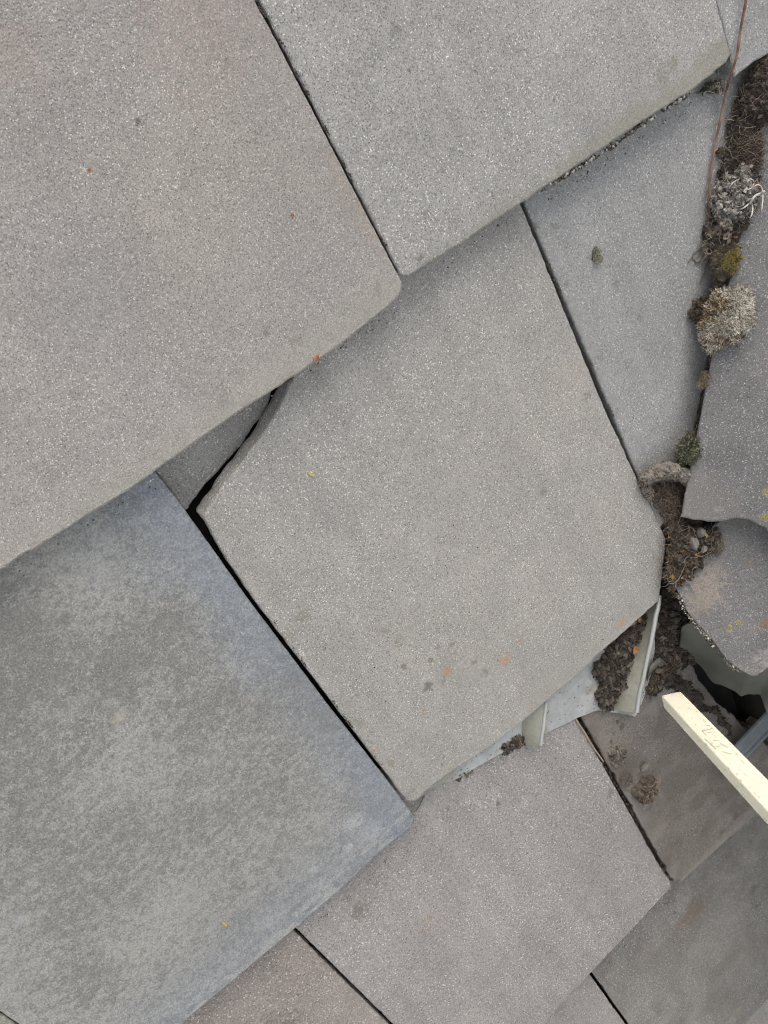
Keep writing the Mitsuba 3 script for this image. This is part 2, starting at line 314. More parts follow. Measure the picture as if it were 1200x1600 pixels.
scene["lead"] = {"type": "twosided", "bsdf": {"type": "principled", "base_color": mikit.proc(lead), "metallic": .25, "roughness": .55}}
def paint(p, n, uv):
    # uv.x along the batten in metres, uv.y around it
    g = mikit.fbm(uv.x * 40, uv.y * 500, 1., 3)
    c = mikit.mix((.86, .82, .62), (.89, .88, .76), g)
    sc = mikit.smoothstep(.70, .76, mikit.fbm(uv.x * 130 + uv.y * 180, uv.y * 650 - uv.x * 60, 4., 3)) * mikit.smoothstep(.02, .05, uv.x)
    c = mikit.mix(c, C3((.30, .30, .28)), sc * .45)
    d1, d2, w = mikit.voronoi(uv.x * 500, uv.y * 500)
    c = mikit.mix(c, C3((.25, .24, .22)), mikit.smoothstep(.2, .1, d1) * mikit.smoothstep(.975, .98, w) * .7)
    return c
scene["cream_paint"] = {"type": "twosided", "bsdf": {"type": "principled", "base_color": mikit.proc(paint), "roughness": .5, "specular": .4}}
def steel(p, n, uv):
    k = mikit.fbm(p.x * 80, p.y * 80, p.z * 80, 3); f = mikit.fbm(p.x * 500, p.y * 500, p.z * 500, 2)
    c = mikit.mix((.16, .185, .215), (.25, .275, .30), k)
    return mikit.mix(c, C3((.34, .35, .36)), mikit.smoothstep(.62, .75, f) * .5)
scene["blue_steel"] = {"type": "twosided", "bsdf": {"type": "principled", "base_color": mikit.proc(steel), "metallic": .35, "roughness": .5}}
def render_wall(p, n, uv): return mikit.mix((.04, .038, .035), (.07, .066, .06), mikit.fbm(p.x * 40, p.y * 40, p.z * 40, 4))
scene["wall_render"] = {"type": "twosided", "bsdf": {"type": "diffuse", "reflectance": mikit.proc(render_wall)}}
def lawn(p, n, uv): return mikit.mix((.05, .07, .025), (.12, .13, .05), mikit.fbm(p.x * 6, p.y * 6, 0., 4))
scene["lawn"] = {"type": "twosided", "bsdf": {"type": "diffuse", "reflectance": mikit.proc(lawn)}}

# ------------------------------------------------------------------ the ground far below, roof decks, wall under the side roof
def quad(pts): return trimesh.Trimesh(np.array(pts), [[0, 1, 2], [0, 2, 3]], process=False)
entry("ground", quad([(-80, -80, -4.5), (80, -80, -4.5), (80, 80, -4.5), (-80, 80, -4.5)]), "lawn", "green lawn far below the roof", "ground", kind="structure")
tag("tiled_roof", "large grey concrete tile slope with a cut valley along its right side", "roof")
tag("side_roof", "dark grey tile slope rising to the right of the debris-filled valley", "roof")
def board(sl, ring, h0, th):
    ring = np.asarray(ring)
    return slab(sl, ring, lambda u, v: np.full(len(np.atleast_1d(u)), h0), th, 0, 0, .0005, step=1.0)[0]
entry("tiled_roof__underlay", board(A, [(-1.6, -1.2), (1.4, -1.2), (1.4, 1.6), (-1.6, 1.6)], -.058, .02), "felt", "black roofing felt under the tiles")

# ------------------------------------------------------------------ tiles
ntile = {"tiled_roof": 0, "side_roof": 0}
def add_tile(root, sl, ring, vt, bsdf, label=None, lift=0.0, seed=0, tiltu=0.0, u0=0.0, **kw):
    k = ntile[root]; ntile[root] += 1
    key = f"{root}__tile" + (f"_{k:03d}" if k else "")
    m, uv = slab(sl, ring, lambda u, v: -ALPHA * (vt - v) + lift + tiltu * (u - u0), kw.pop("thick", THICK), seed=seed + 1, **kw)
    entry(key, m, bsdf, label, smooth=False, uv=uv)
    return key
def px(sl, vt, pts, lift=0.0): return [sl.tile(p, vt, lift) for p in pts]
W = None
# course 1 (top)
j12 = np.mean([A.tile(p, V1)[0] for p in [(398, 0), (470, 130), (540, 270), (628, 436)]])
jT3 = np.mean([A.tile(p, V1)[0] for p in [(1122, 0), (1143, 82)]])
W = jT3 - j12
HEAD = .075
tail = px(A, V1, [(-60, 931), (0, 893), (200, 768), (367, 649), (457, 592), (533, 539), (600, 486), (622, 466), (629, 455), (629, 441)])
topv = V1 - GAUGE - HEAD
add_tile("tiled_roof", A, [(j12 - W - .022, topv), (j12 - W - .022, V1 - .002)] + tail + [(j12 - .0008, topv)], V1, "tile_warm_grey", "large warm grey tile in the upper left with pale flecks", seed=11)
tail = px(A, V1, [(630, 433), (641, 431), (725, 379), (807, 323), (900, 261), (1010, 187), (1080, 143), (1115, 116), (1136, 98), (1142, 84)])
add_tile("tiled_roof", A, [(j12 + .0015, topv), (j12 + .0015, V1 - .01)] + tail + [(jT3 - .0005, topv)], V1, "tile_salt_pepper", "speckled grey tile at the top centre with a crusty lower edge", seed=12)
tail = px(A, V1, [(1143, 88), (1149, 120), (1165, 108), (1180, 96), (1200, 85)])
rt = A.tile((1300, 30), V1)
add_tile("tiled_roof", A, [(jT3 + .0005, topv)] + tail + [rt, (rt[0] + .2, topv)], V1, "tile_blue_grey", "cut tile in the top right corner behind the stem", seed=13)
# course 2
jBC = np.mean([A.tile(p, V2)[0] for p in [(300, 805), (390, 925), (520, 1100), (640, 1260)]])
jCD = np.mean([A.tile(p, V2)[0] for p in [(810, 325), (880, 470), (950, 637), (1000, 745)]])
topv = V1 - HEAD
bl = px(A, V2, [(645, 1272), (647, 1282), (642, 1294), (625, 1308), (595, 1330), (540, 1384), (467, 1447), (380, 1520), (286, 1599), (220, 1660)])
add_tile("tiled_roof", A, [(jBC + .004, topv)] + px(A, V2, [(247, 742), (291, 799), (391, 940), (512, 1100), (600, 1212)]) + bl + [(jBC - W, V2), (jBC - W, topv)], V2, "tile_smooth_slate", "smooth bluish mottled tile in the lower left", seed=14, rough=.0003, chip=.0008)
LC = .001
frac = px(A, V2, [(318, 806), (330, 786), (347, 760), (362, 742), (380, 720), (395, 697), (413, 677), (425, 655), (436, 637), (445, 620), (450, 606), (459, 590)], LC)
head = [(frac[-1][0] + .012, topv), (jCD - .0005, topv)]
right = px(A, V2, [(866, 444), (944, 635), (996, 747), (1013, 781), (1042, 842), (1037, 890), (1030, 939), (1000, 966), (960, 1002), (940, 1018), (900, 1058), (853, 1097), (800, 1143), (760, 1172), (700, 1210), (668, 1234), (657, 1247), (648, 1253), (636, 1252)], LC)
ring = frac + head + right + px(A, V2, [(519, 1097), (398, 938), (346, 860)], LC)
fr2 = np.array(frac)
def slant_c(r):
    d = np.array([LineString(fr2).distance(Point(*q)) for q in r])
    k = np.clip(1 - d / .006, 0, 1)
    return -.0035 + (.0024 * k) * (.5 + meshkit.noise(r_to3(r, 60, 3), 5))
add_tile("tiled_roof", A, ring, V2, "tile_sandy_grey", "central tile with a snapped upper left corner and orange lichen spots", lift=LC, seed=15, slant=slant_c, chip=.0018, rough=.0005)
frag = px(A, V2, [(243, 737), (288, 799), (294, 796), (302, 783), (322, 757), (336, 744), (350, 727), (378, 697), (394, 670), (410, 652), (420, 632), (426, 610), (432, 598), (440, 558)], -.016)
add_tile("tiled_roof", A, frag[:1] + frag[1:] + [(frag[-1][0] + .01, topv), (frag[0][0] - .01, topv)], V2, "tile_sandy_grey", "sunken broken off corner piece in the dark gap", lift=-.016, seed=22, chip=.0015)
VL = lambda p: A.tile(p, V2)
dr_ = px(A, V2, [(1188, 130), (1168, 230), (1147, 362), (1130, 440), (1117, 500), (1108, 553), (1100, 598), (1094, 630), (1083, 680), (1074, 730), (1058, 790), (1040, 815)])
add_tile("tiled_roof", A, [(jCD + .0022, topv), (dr_[0][0] + .03, topv)] + dr_ + [(jCD + .0022, dr_[-1][1] + .002)], V2, "tile_blue_grey", "cool grey tile right of centre cut to a point along the valley", seed=16)
# course 3
jFE = np.mean([A.tile(p, V3)[0] for p in [(465, 1450), (605, 1600)]])
jEG = np.mean([A.tile(p, V3)[0] for p in [(905, 1125), (1048, 1375)]])
topv = V2 - .035
et = px(A, V3, [(1049, 1377), (1048, 1388), (1035, 1402), (1000, 1440), (950, 1493), (900, 1545), (853, 1597)])
add_tile("tiled_roof", A, [(jEG - .002, topv), (jEG - .002, V3 - .03)] + et + [(jFE + .001, V3), (jFE + .001, topv)], V3, "tile_mauve_grey", "mauve grey tile at the bottom centre under the broken one", seed=17)
add_tile("tiled_roof", A, [(jFE - .0016, topv), (jFE - .0016, V3), (jFE - W, V3), (jFE - W, topv)], V3, "tile_pinkish_grey", "pinkish grey tile at the bottom edge beside the bluish one", seed=18)
gt = px(A, V3, [(1054, 1379), (1066, 1378), (1125, 1323), (1181, 1275), (1240, 1224)])
shade_notch = px(A, V3, [(1084, 1040), (1092, 1062), (1108, 1080), (1122, 1100), (1144, 1114), (1160, 1132), (1177, 1142), (1195, 1161), (1234, 1179)])  # corner cut out of the tile so the shaded recess goes black
add_tile("tiled_roof", A, [(jEG + .0025, topv - .02), (shade_notch[0][0] - .01, topv - .02)] + shade_notch + [(gt[-1][0] + .25, shade_notch[-1][1]), (gt[-1][0] + .25, V3)] + gt[::-1] + [(jEG + .0025, V3 - .02)], V3, "tile_dusty_brown", "dusty brown tile in the shade below the valley end", seed=19, chip=.003, rough=.0008)
# course 4
jHI = np.mean([A.tile(p, V4)[0] for p in [(926, 1523), (981, 1600)]])
topv = V3 - HEAD
add_tile("tiled_roof", A, [(jHI + .0015, topv), (jHI + .0015, V4), (jHI + W, V4), (jHI + W, topv)], V4, "tile_dusty_grey", "stained dusty tile in the bottom right corner", lift=-.006, seed=20)
add_tile("tiled_roof", A, [(jHI - .0015, topv), (jHI - .0015, V4), (jHI - W, V4), (jHI - W, topv)], V4, "tile_mauve_grey", "small corner of tile showing at the bottom right of centre", lift=-.006, seed=21)
# the courses go on around the frame
def grid_tile(u0, u1, vt, bsdf, seed): add_tile("tiled_roof", A, [(u0 + .001, vt - GAUGE - HEAD), (u0 + .001, vt), (u1 - .001, vt), (u1 - .001, vt - GAUGE - HEAD)], vt, bsdf, seed=seed)
mats = ["tile_warm_grey", "tile_salt_pepper", "tile_mauve_grey", "tile_sandy_grey"]
V0 = V1 - GAUGE
for i, (u0, vt) in enumerate([(j12 - 2 * W - .026, V1), (jBC - 2 * W, V2), (jFE - 2 * W, V3), (jHI - 2 * W, V4), (jFE - W, V4 + GAUGE), (jFE, V4 + GAUGE), (jFE + W, V4 + GAUGE), (jFE + 2 * W, V4 + GAUGE), (jHI + W, V4),
                              (jBC - W, V0), (jBC, V0), (jBC + W, V0)]):
    grid_tile(u0, u0 + W, vt, mats[i % 4], 40 + i)

# side roof: tiles cut along the valley, tail of the lower one is its eave
r1e = px(B, B1, [(1196, 826), (1190, 823), (1179, 818), (1160, 811), (1145, 812), (1127, 815), (1110, 816), (1092, 815), (1076, 811), (1063, 808), (1068, 780), (1076, 740), (1086, 690), (1096, 640), (1103, 598), (1108, 575), (1112, 553), (1121, 510), (1140, 435), (1156, 362), (1178, 250), (1196, 150), (1220, 30)])
far = B.tile((1420, 100), B1)
R1B = [tuple(q) for q in r1e]
sb_far_v = min(q[1] for q in R1B) - .10
print("B1", B1, "B2", B2, "r1 v", [round(float(q[1]), 4) for q in r1e][:12], "r1u", [round(float(q[0]), 4) for q in (r1e[0], r1e[-1])])
ring = R1B + [(R1B[-1][0], sb_far_v), (R1B[0][0] + .10, sb_far_v), (R1B[0][0] + .10, R1B[0][1] + .01), (R1B[0][0] + .03, R1B[0][1] + .005)]
add_tile("side_roof", B, ring, B1, "tile_dark_grey", "dark speckled tile right of the valley with a snapped lower edge", seed=30, chip=.0015)
r2 = px(B, B2, [(1300, 985), (1200, 1044), (1183, 1056), (1174, 1057), (1160, 1049), (1148, 1042), (1135, 1031), (1124, 1016), (1115, 1003), (1102, 989), (1090, 976), (1078, 962), (1071, 951), (1066, 937), (1059, 925), (1052, 914), (1072, 880), (1090, 840)])
ring = r2 + [(r2[-1][0], r2[-1][1] - .12), (r2[0][0] + .0, r2[0][1] - .12)]
R2B = r2
add_tile("side_roof", B, ring, B2, "tile_dark_grey", "lower side tile with a crusty cut edge and a sandy patch", seed=31, chip=.0012, rough=.0004, bevel=.0009)

# underlay and wall below the side roof
entry("side_roof__underlay", board(B, [B.flat(p, -.032) for p in [(1110, 985), (1165, 1040), (1300, 960), (1500, 500), (1330, 60), (1215, 150), (1170, 420), (1125, 640), (1098, 800), (1095, 930)]], -.032, .01), "felt", "black felt under the side tiles")
EAVE = B.at(*B.flat((1120, 990)), 0.0)
def surf(p, where, h=0.0):
    """World point on the named surface under a photo pixel, h above it."""
    sl, vt, l = WHERE[where]
    u, v = sl.tile(p, vt, l + h)
    return sl.at(u, v, -ALPHA * (vt - v) + l + h)
WHERE = {"T": (A, V1, 0), "C": (A, V2, LC), "D": (A, V2, 0), "E": (A, V3, 0), "H": (A, V4, 0), "R1": (B, B1, 0), "R2": (B, B2, 0), "G": (A, V3, 0)}
NRM = {k: w[0].n for k, w in WHERE.items()}
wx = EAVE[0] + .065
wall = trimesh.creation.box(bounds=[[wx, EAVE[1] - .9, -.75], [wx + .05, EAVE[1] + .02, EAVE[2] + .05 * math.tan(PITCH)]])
entry("dormer_shade_wall", wall, "wall_render", "dark wall added under the side roof eave to keep the hollow in shade", "wall")  # wall added under the eave to block light from the hollow

# ------------------------------------------------------------------ debris helpers
SOIL = [(.042, .036, .031), (.056, .048, .041), (.075, .065, .056), (.03, .027, .024), (.10, .088, .075)]
PEAT = [(.042, .035, .029), (.062, .051, .042), (.088, .073, .06), (.034, .029, .026)]
RUST = [(.25, .11, .045), (.32, .17, .08), (.2, .10, .06)]
STRAW = [(.30, .25, .19), (.22, .17, .12), (.38, .33, .27), (.16, .11, .08)]
GREY = [(.20, .19, .175), (.28, .27, .255), (.13, .12, .11), (.36, .35, .33)]
def pick(pal): return np.array(pal[rng.integers(len(pal))])
SKIRT = 0.0
def mound(hp, poly, where, hmax, slope, pal, g=.0016, rough=.6, k=260):
    sl, vt, l = WHERE[where]
    ring = np.array([sl.tile(p, vt, l) for p in poly])
    if not Polygon(ring).exterior.is_ccw: ring = ring[::-1]
    ring = resample(ring, min(.003, Polygon(ring).length / 24))
    ring = ring + (meshkit.noise(np.c_[ring * 300, np.zeros(len(ring))], 3)[:, None] - .5) * min(.004, Polygon(ring).length * .03)
    P, t = fill(ring, g)
    pg = solid(ring)
    d = np.array([pg.exterior.distance(Point(*q)) for q in P]); d[:len(ring)] = 0
    q3 = np.c_[P * k, np.full(len(P), 1.7)]
    n1 = meshkit.fbm(q3, 3, 2); n2 = meshkit.noise(q3 * 4, 9)
    h = hmax * np.sqrt(1 - np.exp(-2 * d * slope / hmax)) * (1 - rough + 2 * rough * n1) + .0016 * (n2 - .5) - (.001 + SKIRT) * (d == 0)
    V = sl.at(P[:, 0], P[:, 1], -ALPHA * (vt - P[:, 1]) + l + h)
    pal = np.array(pal); mixv = meshkit.noise(q3 * 1.3, 21) * (len(pal) - 1)
    i = mixv.astype(int).clip(0, len(pal) - 2); f = (mixv - i)[:, None]
    hp.add((V, t if np.dot(np.cross(sl.u, sl.v), sl.n) > 0 else t[:, ::-1]), (pal[i] * (1 - f) + pal[i + 1] * f) * (.7 + .6 * n2[:, None]))
    return P, np.maximum(h, -.001), sl, vt, l, pg
def scatter(hp, m, n, size, pal, hi=0.0, squash=.55, sub=1, jag=.85, inset=0.0):
    P, h, sl, vt, l, pg = m
    area = pg.buffer(-inset) if inset else pg
    ok = np.nonzero(contains_xy(area, P[:, 0], P[:, 1]))[0]
    for _ in range(n):
        k = ok[rng.integers(len(ok))]
        s = size[0] * (size[1] / size[0]) ** (rng.random() ** 2.2)
        u, v = P[k] + rng.normal(0, .0006, 2)
        hp.add(crumb(sl.at(u, v, -ALPHA * (vt - v) + l + h[k] + s * .35 + hi * rng.random()), s, sub, squash, jag), pick(pal), .3)
def fibres(hp, m, n, length, rad, pal, lift=.003):
    P, h, sl, vt, l, pg = m
    for _ in range(n):
        k = rng.integers(len(P)); L = rng.uniform(*length); a = rng.random() * 6.283; bend = rng.normal(0, 1.6)
        pts = []
        u, v = P[k]; hh = h[k]; N = 7; up = rng.uniform(.2, 1) * lift
        for i in range(N):
            s = i / (N - 1)
            pts.append(sl.at(u, v, -ALPHA * (vt - v) + l + max(hh, 0) + .0004 + up * math.sin(math.pi * s) + rng.normal(0, .0003)))
            a += bend / N + rng.normal(0, .25); u += L / N * math.cos(a); v += L / N * math.sin(a)
        hp.add(tube(pts, np.linspace(1, .5, N) * rng.uniform(*rad), 4), pick(pal), .3)
def flakes(hp, m, n, size, pal):
    """Bits of dead leaf and scale: small curled plates."""
    P, h, sl, vt, l, pg = m
    for _ in range(n):
        k = rng.integers(len(P)); s = rng.uniform(*size)
        x, y = np.meshgrid(np.linspace(-1, 1, 4), np.linspace(-1, 1, 4)); w = (1 - .45 * y ** 2)
        v = np.stack([x * s * w * .6, y * s, s * (.5 * x ** 2 + .25 * y ** 2 * rng.normal())], -1).reshape(-1, 3)
        q = np.arange(16).reshape(4, 4); f = np.vstack([np.c_[q[:-1, :-1].ravel(), q[1:, :-1].ravel(), q[1:, 1:].ravel()], np.c_[q[:-1, :-1].ravel(), q[1:, 1:].ravel(), q[:-1, 1:].ravel()]])
        R = trimesh.transformations.euler_matrix(*rng.normal(0, .6, 2), rng.random() * 6.28)[:3, :3]
        B3 = np.stack([sl.u, sl.v, sl.n], 1)
        u, vv = P[k]
        hp.add(((v @ R.T) @ B3.T + sl.at(u, vv, -ALPHA * (vt - vv) + l + h[k] + .001), f), pick(pal), .3)
def disc(c, rx, ry, n=14, rot=0.0):
    a = np.arange(n) * 2 * math.pi / n; r = 1 + .16 * np.sin(a * 3 + c[0]) + .1 * np.sin(a * 5 + c[1])
    x, y = rx * r * np.cos(a), ry * r * np.sin(a)
    return list(zip(c[0] + x * math.cos(rot) - y * math.sin(rot), c[1] + x * math.sin(rot) + y * math.cos(rot)))
def tufts(hp, poly, where, hmax, slope, n, length, colour, base=((.06, .05, .04), (.09, .075, .055)), thick=.0006, leaves=4, k=200):
    """Moss cushion: a mound set with n little shoots of a few leaves each. colour(u01, v01, noise) -> tip colour."""
    m = mound(hp, poly, where, hmax, slope, base, g=.0012, rough=.35, k=k)
    P, h, sl, vt, l, pg = m
    lo, hi = P.min(0), P.max(0); B3 = np.stack([sl.u, sl.v, sl.n], 1)
    V, Fc, Cc = [], [], []; c = 0
    ctr = P.mean(0)
    for _ in range(n):
        k_ = rng.integers(len(P)); u, v = P[k_] + rng.normal(0, .0005, 2)
        out = (P[k_] - ctr) / (np.linalg.norm(hi - lo) / 2)
        edge = np.linalg.norm(out)
        d = np.array([out[0] * 1.1, out[1] * 1.1, 1.0]) + rng.normal(0, .28, 3); d /= np.linalg.norm(d)
        o = np.array([u, v, -ALPHA * (vt - v) + l + h[k_] - .0003])
        L = rng.uniform(*length); nz = float(meshkit.noise(np.array([[u * 130, v * 130, 3.]]), 4)[0])
        col = np.array(colour((u - lo[0]) / (hi[0] - lo[0]), (v - lo[1]) / (hi[1] - lo[1]), nz)) * rng.uniform(.65, 1.25)
        for j in range(leaves):
            e = d + rng.normal(0, .45, 3); e /= np.linalg.norm(e)
            s = np.cross(e, rng.normal(0, 1, 3)); s /= np.linalg.norm(s); s2 = np.cross(e, s)
            b = o + d * L * .3 * (j / leaves)
            q = [b + s * thick, b - s * .5 * thick + s2 * .87 * thick, b - s * .5 * thick - s2 * .87 * thick, b + e * L]
            V += q; Fc += [[c, c + 1, c + 3], [c + 1, c + 2, c + 3], [c + 2, c, c + 3]]; Cc += [col * .45, col * .45, col * .45, col]; c += 4
    V = np.array(V); V = sl.o + V @ B3.T
    hp.add((V, np.array(Fc)), np.array(Cc))
    return m
def poly_px(pts, n=5, jit=2.0):
    pts = np.asarray(pts, float); out = []
    for a, b in zip(pts, np.roll(pts, -1, 0)):
        for i in range(n): out.append(a + (b - a) * i / n + rng.normal(0, jit, 2))
    return out

# ------------------------------------------------------------------ zinc tray, upstands, lead sheet
tag("valley_tray", "spotted zinc valley sheet with bent upstands under the central tile", "metal sheet")
sheet = px(A, V3, [(650, 1240), (690, 1222), (702, 1222), (722, 1212), (745, 1196), (790, 1171), (812, 1166), (850, 1147), (900, 1121), (930, 1110), (962, 1113), (990, 1118), (1004, 1090), (1016, 1050), (1022, 1010), (1024, 960), (1000, 900), (940, 850), (640, 1150)], .002)
m, uvs = slab(A, sheet, lambda u, v: -ALPHA * (V3 - v) + .0022 + .0022 * meshkit.noise(np.c_[u * 60, v * 60, v * 0], 3), .0008, .0004, 0, .0003, seed=60, step=.004)
entry("valley_tray__sheet", m, "zinc", smooth=False, uv=uvs)
def strip(key, base, rim, hem, mat="zinc_old"):
    base, rim = smooth_path(base, 20), smooth_path(rim, 20); K = 6
    V = np.array([[b + (r - b) * (k / K) + (.0022 * math.sin(math.pi * k / K)) * AN for k in range(K + 1)] for b, r in zip(base, rim)])
    V = V + .0007 * (meshkit.noise(V * 110, 5)[..., None] - .5) * 2 * AN
    q = np.arange(20 * (K + 1)).reshape(20, K + 1)
    f = np.vstack([np.c_[q[:-1, :-1].ravel(), q[1:, :-1].ravel(), q[1:, 1:].ravel()], np.c_[q[:-1, :-1].ravel(), q[1:, 1:].ravel(), q[:-1, 1:].ravel()]])
    side = np.cross(rim[1:] - rim[:-1], rim[1:] - base[1:]); side = side.mean(0) / np.linalg.norm(side.mean(0)) * .0009
    v = V.reshape(-1, 3); n = len(v)
    b1, b2 = q[:, 0], q[:, -1]; edge = np.r_[q[:, 0], q[-1, 1:], q[::-1, -1][1:], q[0, ::-1][1:-1]]
    e2 = np.roll(edge, -1)
    walls = np.vstack([np.c_[edge, e2, e2 + n], np.c_[edge, e2 + n, edge + n]])
    m = trimesh.Trimesh(np.vstack([v, v - side]), np.vstack([f, f[:, ::-1] + n, walls]), process=False)
    entry(key, m, mat, smooth=35)
    entry(key + "__hem", tube(V[:, -1], hem, 10), "zinc_hem", "bright rolled edge", smooth=40)
strip("valley_tray__upstand", [surf((1018, 935), "E", .004), surf((998, 985), "E", .003), surf((976, 1040), "E", .003), surf((958, 1108), "E", .003)],
      [surf((1030, 931), "E", .013), surf((1023, 975), "E", .019), surf((1009, 1040), "E", .020), surf((995, 1112), "E", .020)], .0021)
strip("valley_tray__upstand_001", [surf((815, 1112), "E", .003), surf((814, 1140), "E", .003), surf((816, 1164), "E", .003)],
      [surf((853, 1097), "E", .012), surf((850, 1130), "E", .016), surf((845, 1164), "E", .017)], .0016)
lip = smooth_path([surf((628, 1250), "E", .004), surf((636, 1266), "E", .004), surf((646, 1271), "E", .004), surf((655, 1262), "E", .004), surf((662, 1244), "E", .005)], 18)
entry("valley_tray__lip", tube(lip, .0012, 8), "zinc_old", "small turned up lip at the tile corner", smooth=40)
up_ = [(1016, 1040), (1040, 1022), (1060, 1008), (1076, 975), (1100, 975), (1125, 1000), (1150, 1025), (1180, 1038), (1235, 1000), (1290, 960)]
lo_ = [(1012, 1064), (1027, 1042), (1050, 1034), (1067, 1031), (1088, 1038), (1115, 1065), (1132, 1075), (1166, 1081), (1184, 1092), (1200, 1112), (1240, 1138)]
def half(p, f): return (1 - f) * hit(p, AN, A.o - .02 * AN) + f * hit(p, BN, B.o - .02 * BN)
ups = [surf(p, "E", .008) for p in up_[:3]] + [B.at(*B.flat(p, -.0195), -.0195) for p in up_[3:]]
los = [surf(p, "E", .004) for p in lo_[:3]] + [half(p, f_) for p, f_ in zip(lo_[3:], (.25, .4, .6, .75, .8, .85, .85, .85))]
ups, los = smooth_path(ups, 60), smooth_path(los, 60); K = 8
s_ = np.linspace(0, 1, 60)
crease = .0035 * (np.exp(-((s_ - .66) / .02) ** 2) - np.exp(-((s_ - .76) / .025) ** 2)) + .002 * np.sin(s_ * 31)
V = np.array([[a + (b - a) * (k / K) + (BN * .006 * math.sin(math.pi * k / K)) + np.array([-1., -.4, .5]) * c * (k / K) for k in range(K + 1)] for a, b, c in zip(ups, los, crease)])
V = V + .0012 * (meshkit.noise(V * 90, 8)[..., None] - .5) * np.array([-1, -.3, .6])
q = np.arange(60 * (K + 1)).reshape(60, K + 1)
f = np.vstack([np.c_[q[:-1, :-1].ravel(), q[1:, :-1].ravel(), q[1:, 1:].ravel()], np.c_[q[:-1, :-1].ravel(), q[1:, 1:].ravel(), q[:-1, 1:].ravel()]])
v = V.reshape(-1, 3); n = len(v); edge = np.r_[q[:, 0], q[-1, 1:], q[::-1, -1][1:], q[0, ::-1][1:-1]]; e2 = np.roll(edge, -1)
entry("lead_sheet", trimesh.Trimesh(np.vstack([v, v + np.array([.0012, .0004, -.0008])]), np.vstack([f, f[:, ::-1] + n, np.c_[edge, e2, e2 + n], np.c_[edge, e2 + n, edge + n]]), process=False), "lead",
      "dull grey green metal sheet arching over the dark hole below the cut side tile", "metal sheet", smooth=50)

# ------------------------------------------------------------------ cream batten and steel bar
def depth_pt(p, z): return EYE + ray(p) * z
z0 = float((surf((1050, 1092), "G", .030) - EYE) @ (WORLD @ np.array([0, 0, 1.])))
Pa, Pb = depth_pt((1050, 1093), z0), depth_pt((1200, 1253), z0 * .745)
ax = (Pb - Pa) / np.linalg.norm(Pb - Pa)
view = EYE - (Pa + Pb) / 2; view -= (view @ ax) * ax; view /= np.linalg.norm(view)
sd = np.cross(ax, view)                                  # sideways across the batten as seen from the lens
if sd @ (WORLD @ np.array([.7, -.7, 0])) < 0: sd = -sd
tw = math.radians(-30)
wide = math.cos(tw) * sd + math.sin(tw) * view * 1.0; nar = -math.sin(tw) * sd + math.cos(tw) * view
from shapely.geometry import box as sbox
BW, BH = .0178, .0125
prof = np.array(sbox(-BW / 2, -BH / 2, BW / 2, BH / 2).buffer(-.0012).buffer(.0012, quad_segs=3).exterior.coords)[:-1]
LEN = .55
xs = np.r_[0, .0006, .0016, np.linspace(.006, LEN, 60)]; sc_ = np.r_[.86, .95, 1, np.ones(60)]
np_ = len(prof)
V = np.array([[Pa + ax * x + wide * (p[0] * s) + nar * (p[1] * s) for p in prof] for x, s in zip(xs, sc_)]).reshape(-1, 3)
V += .00025 * (meshkit.noise(V * 220, 3)[:, None] - .5) * nar
per = np.r_[0, np.cumsum(np.linalg.norm(np.diff(prof, axis=0), axis=1))]
UVb = np.array([[x, d] for x in xs for d in per])
i = np.arange(np_); j = (i + 1) % np_
f = np.vstack([np.vstack([np.c_[k * np_ + i, k * np_ + j, (k + 1) * np_ + j], np.c_[k * np_ + i, (k + 1) * np_ + j, (k + 1) * np_ + i]]) for k in range(len(xs) - 1)]
              + [np.array([[0, b, a] for a, b in zip(range(1, np_ - 1), range(2, np_))]), np.array([[(len(xs) - 1) * np_, (len(xs) - 1) * np_ + a, (len(xs) - 1) * np_ + a + 1] for a in range(1, np_ - 1)])])
entry("wooden_batten", trimesh.Trimesh(V, f, process=False), "cream_paint", "cream painted batten with scuffs and pencil ticks crossing the lower right corner", "batten", smooth=False, uv=UVb)
# pencil marks lie on the broad face
hp = Heap()
top0 = Pa + nar * (BH / 2 + .00012)
def mark(a, b, w=.00035):
    a, b = np.array(a), np.array(b); t = (b - a) / np.linalg.norm(b - a); nn = np.array([-t[1], t[0]]) * w / 2
    c = [a + nn, b + nn, b - nn, a - nn]
    lo3 = [top0 + ax * (p[0] + .034) + wide * p[1] for p in c]; hi3 = [p + nar * .00012 for p in lo3]
    hp.add(trimesh.convex.convex_hull(np.array(lo3 + hi3)), (.17, .17, .20))
for a, b in [((.060, -.003), (.060, .0062)), ((.060, -.003), (.071, -.0035)), ((.066, -.001), (.0665, .003)), ((.076, -.0065), (.098, -.005)), ((.082, -.002), (.084, .003)), ((.090, .001), (.100, .0035)), ((.052, .003), (.0525, .006)), ((.104, -.003), (.112, .002)), ((.094, -.004), (.0945, -.001))]:
    mark(a, b)
heap_entry("wooden_batten__pencil_mark", hp, "thin dark pencil lines")
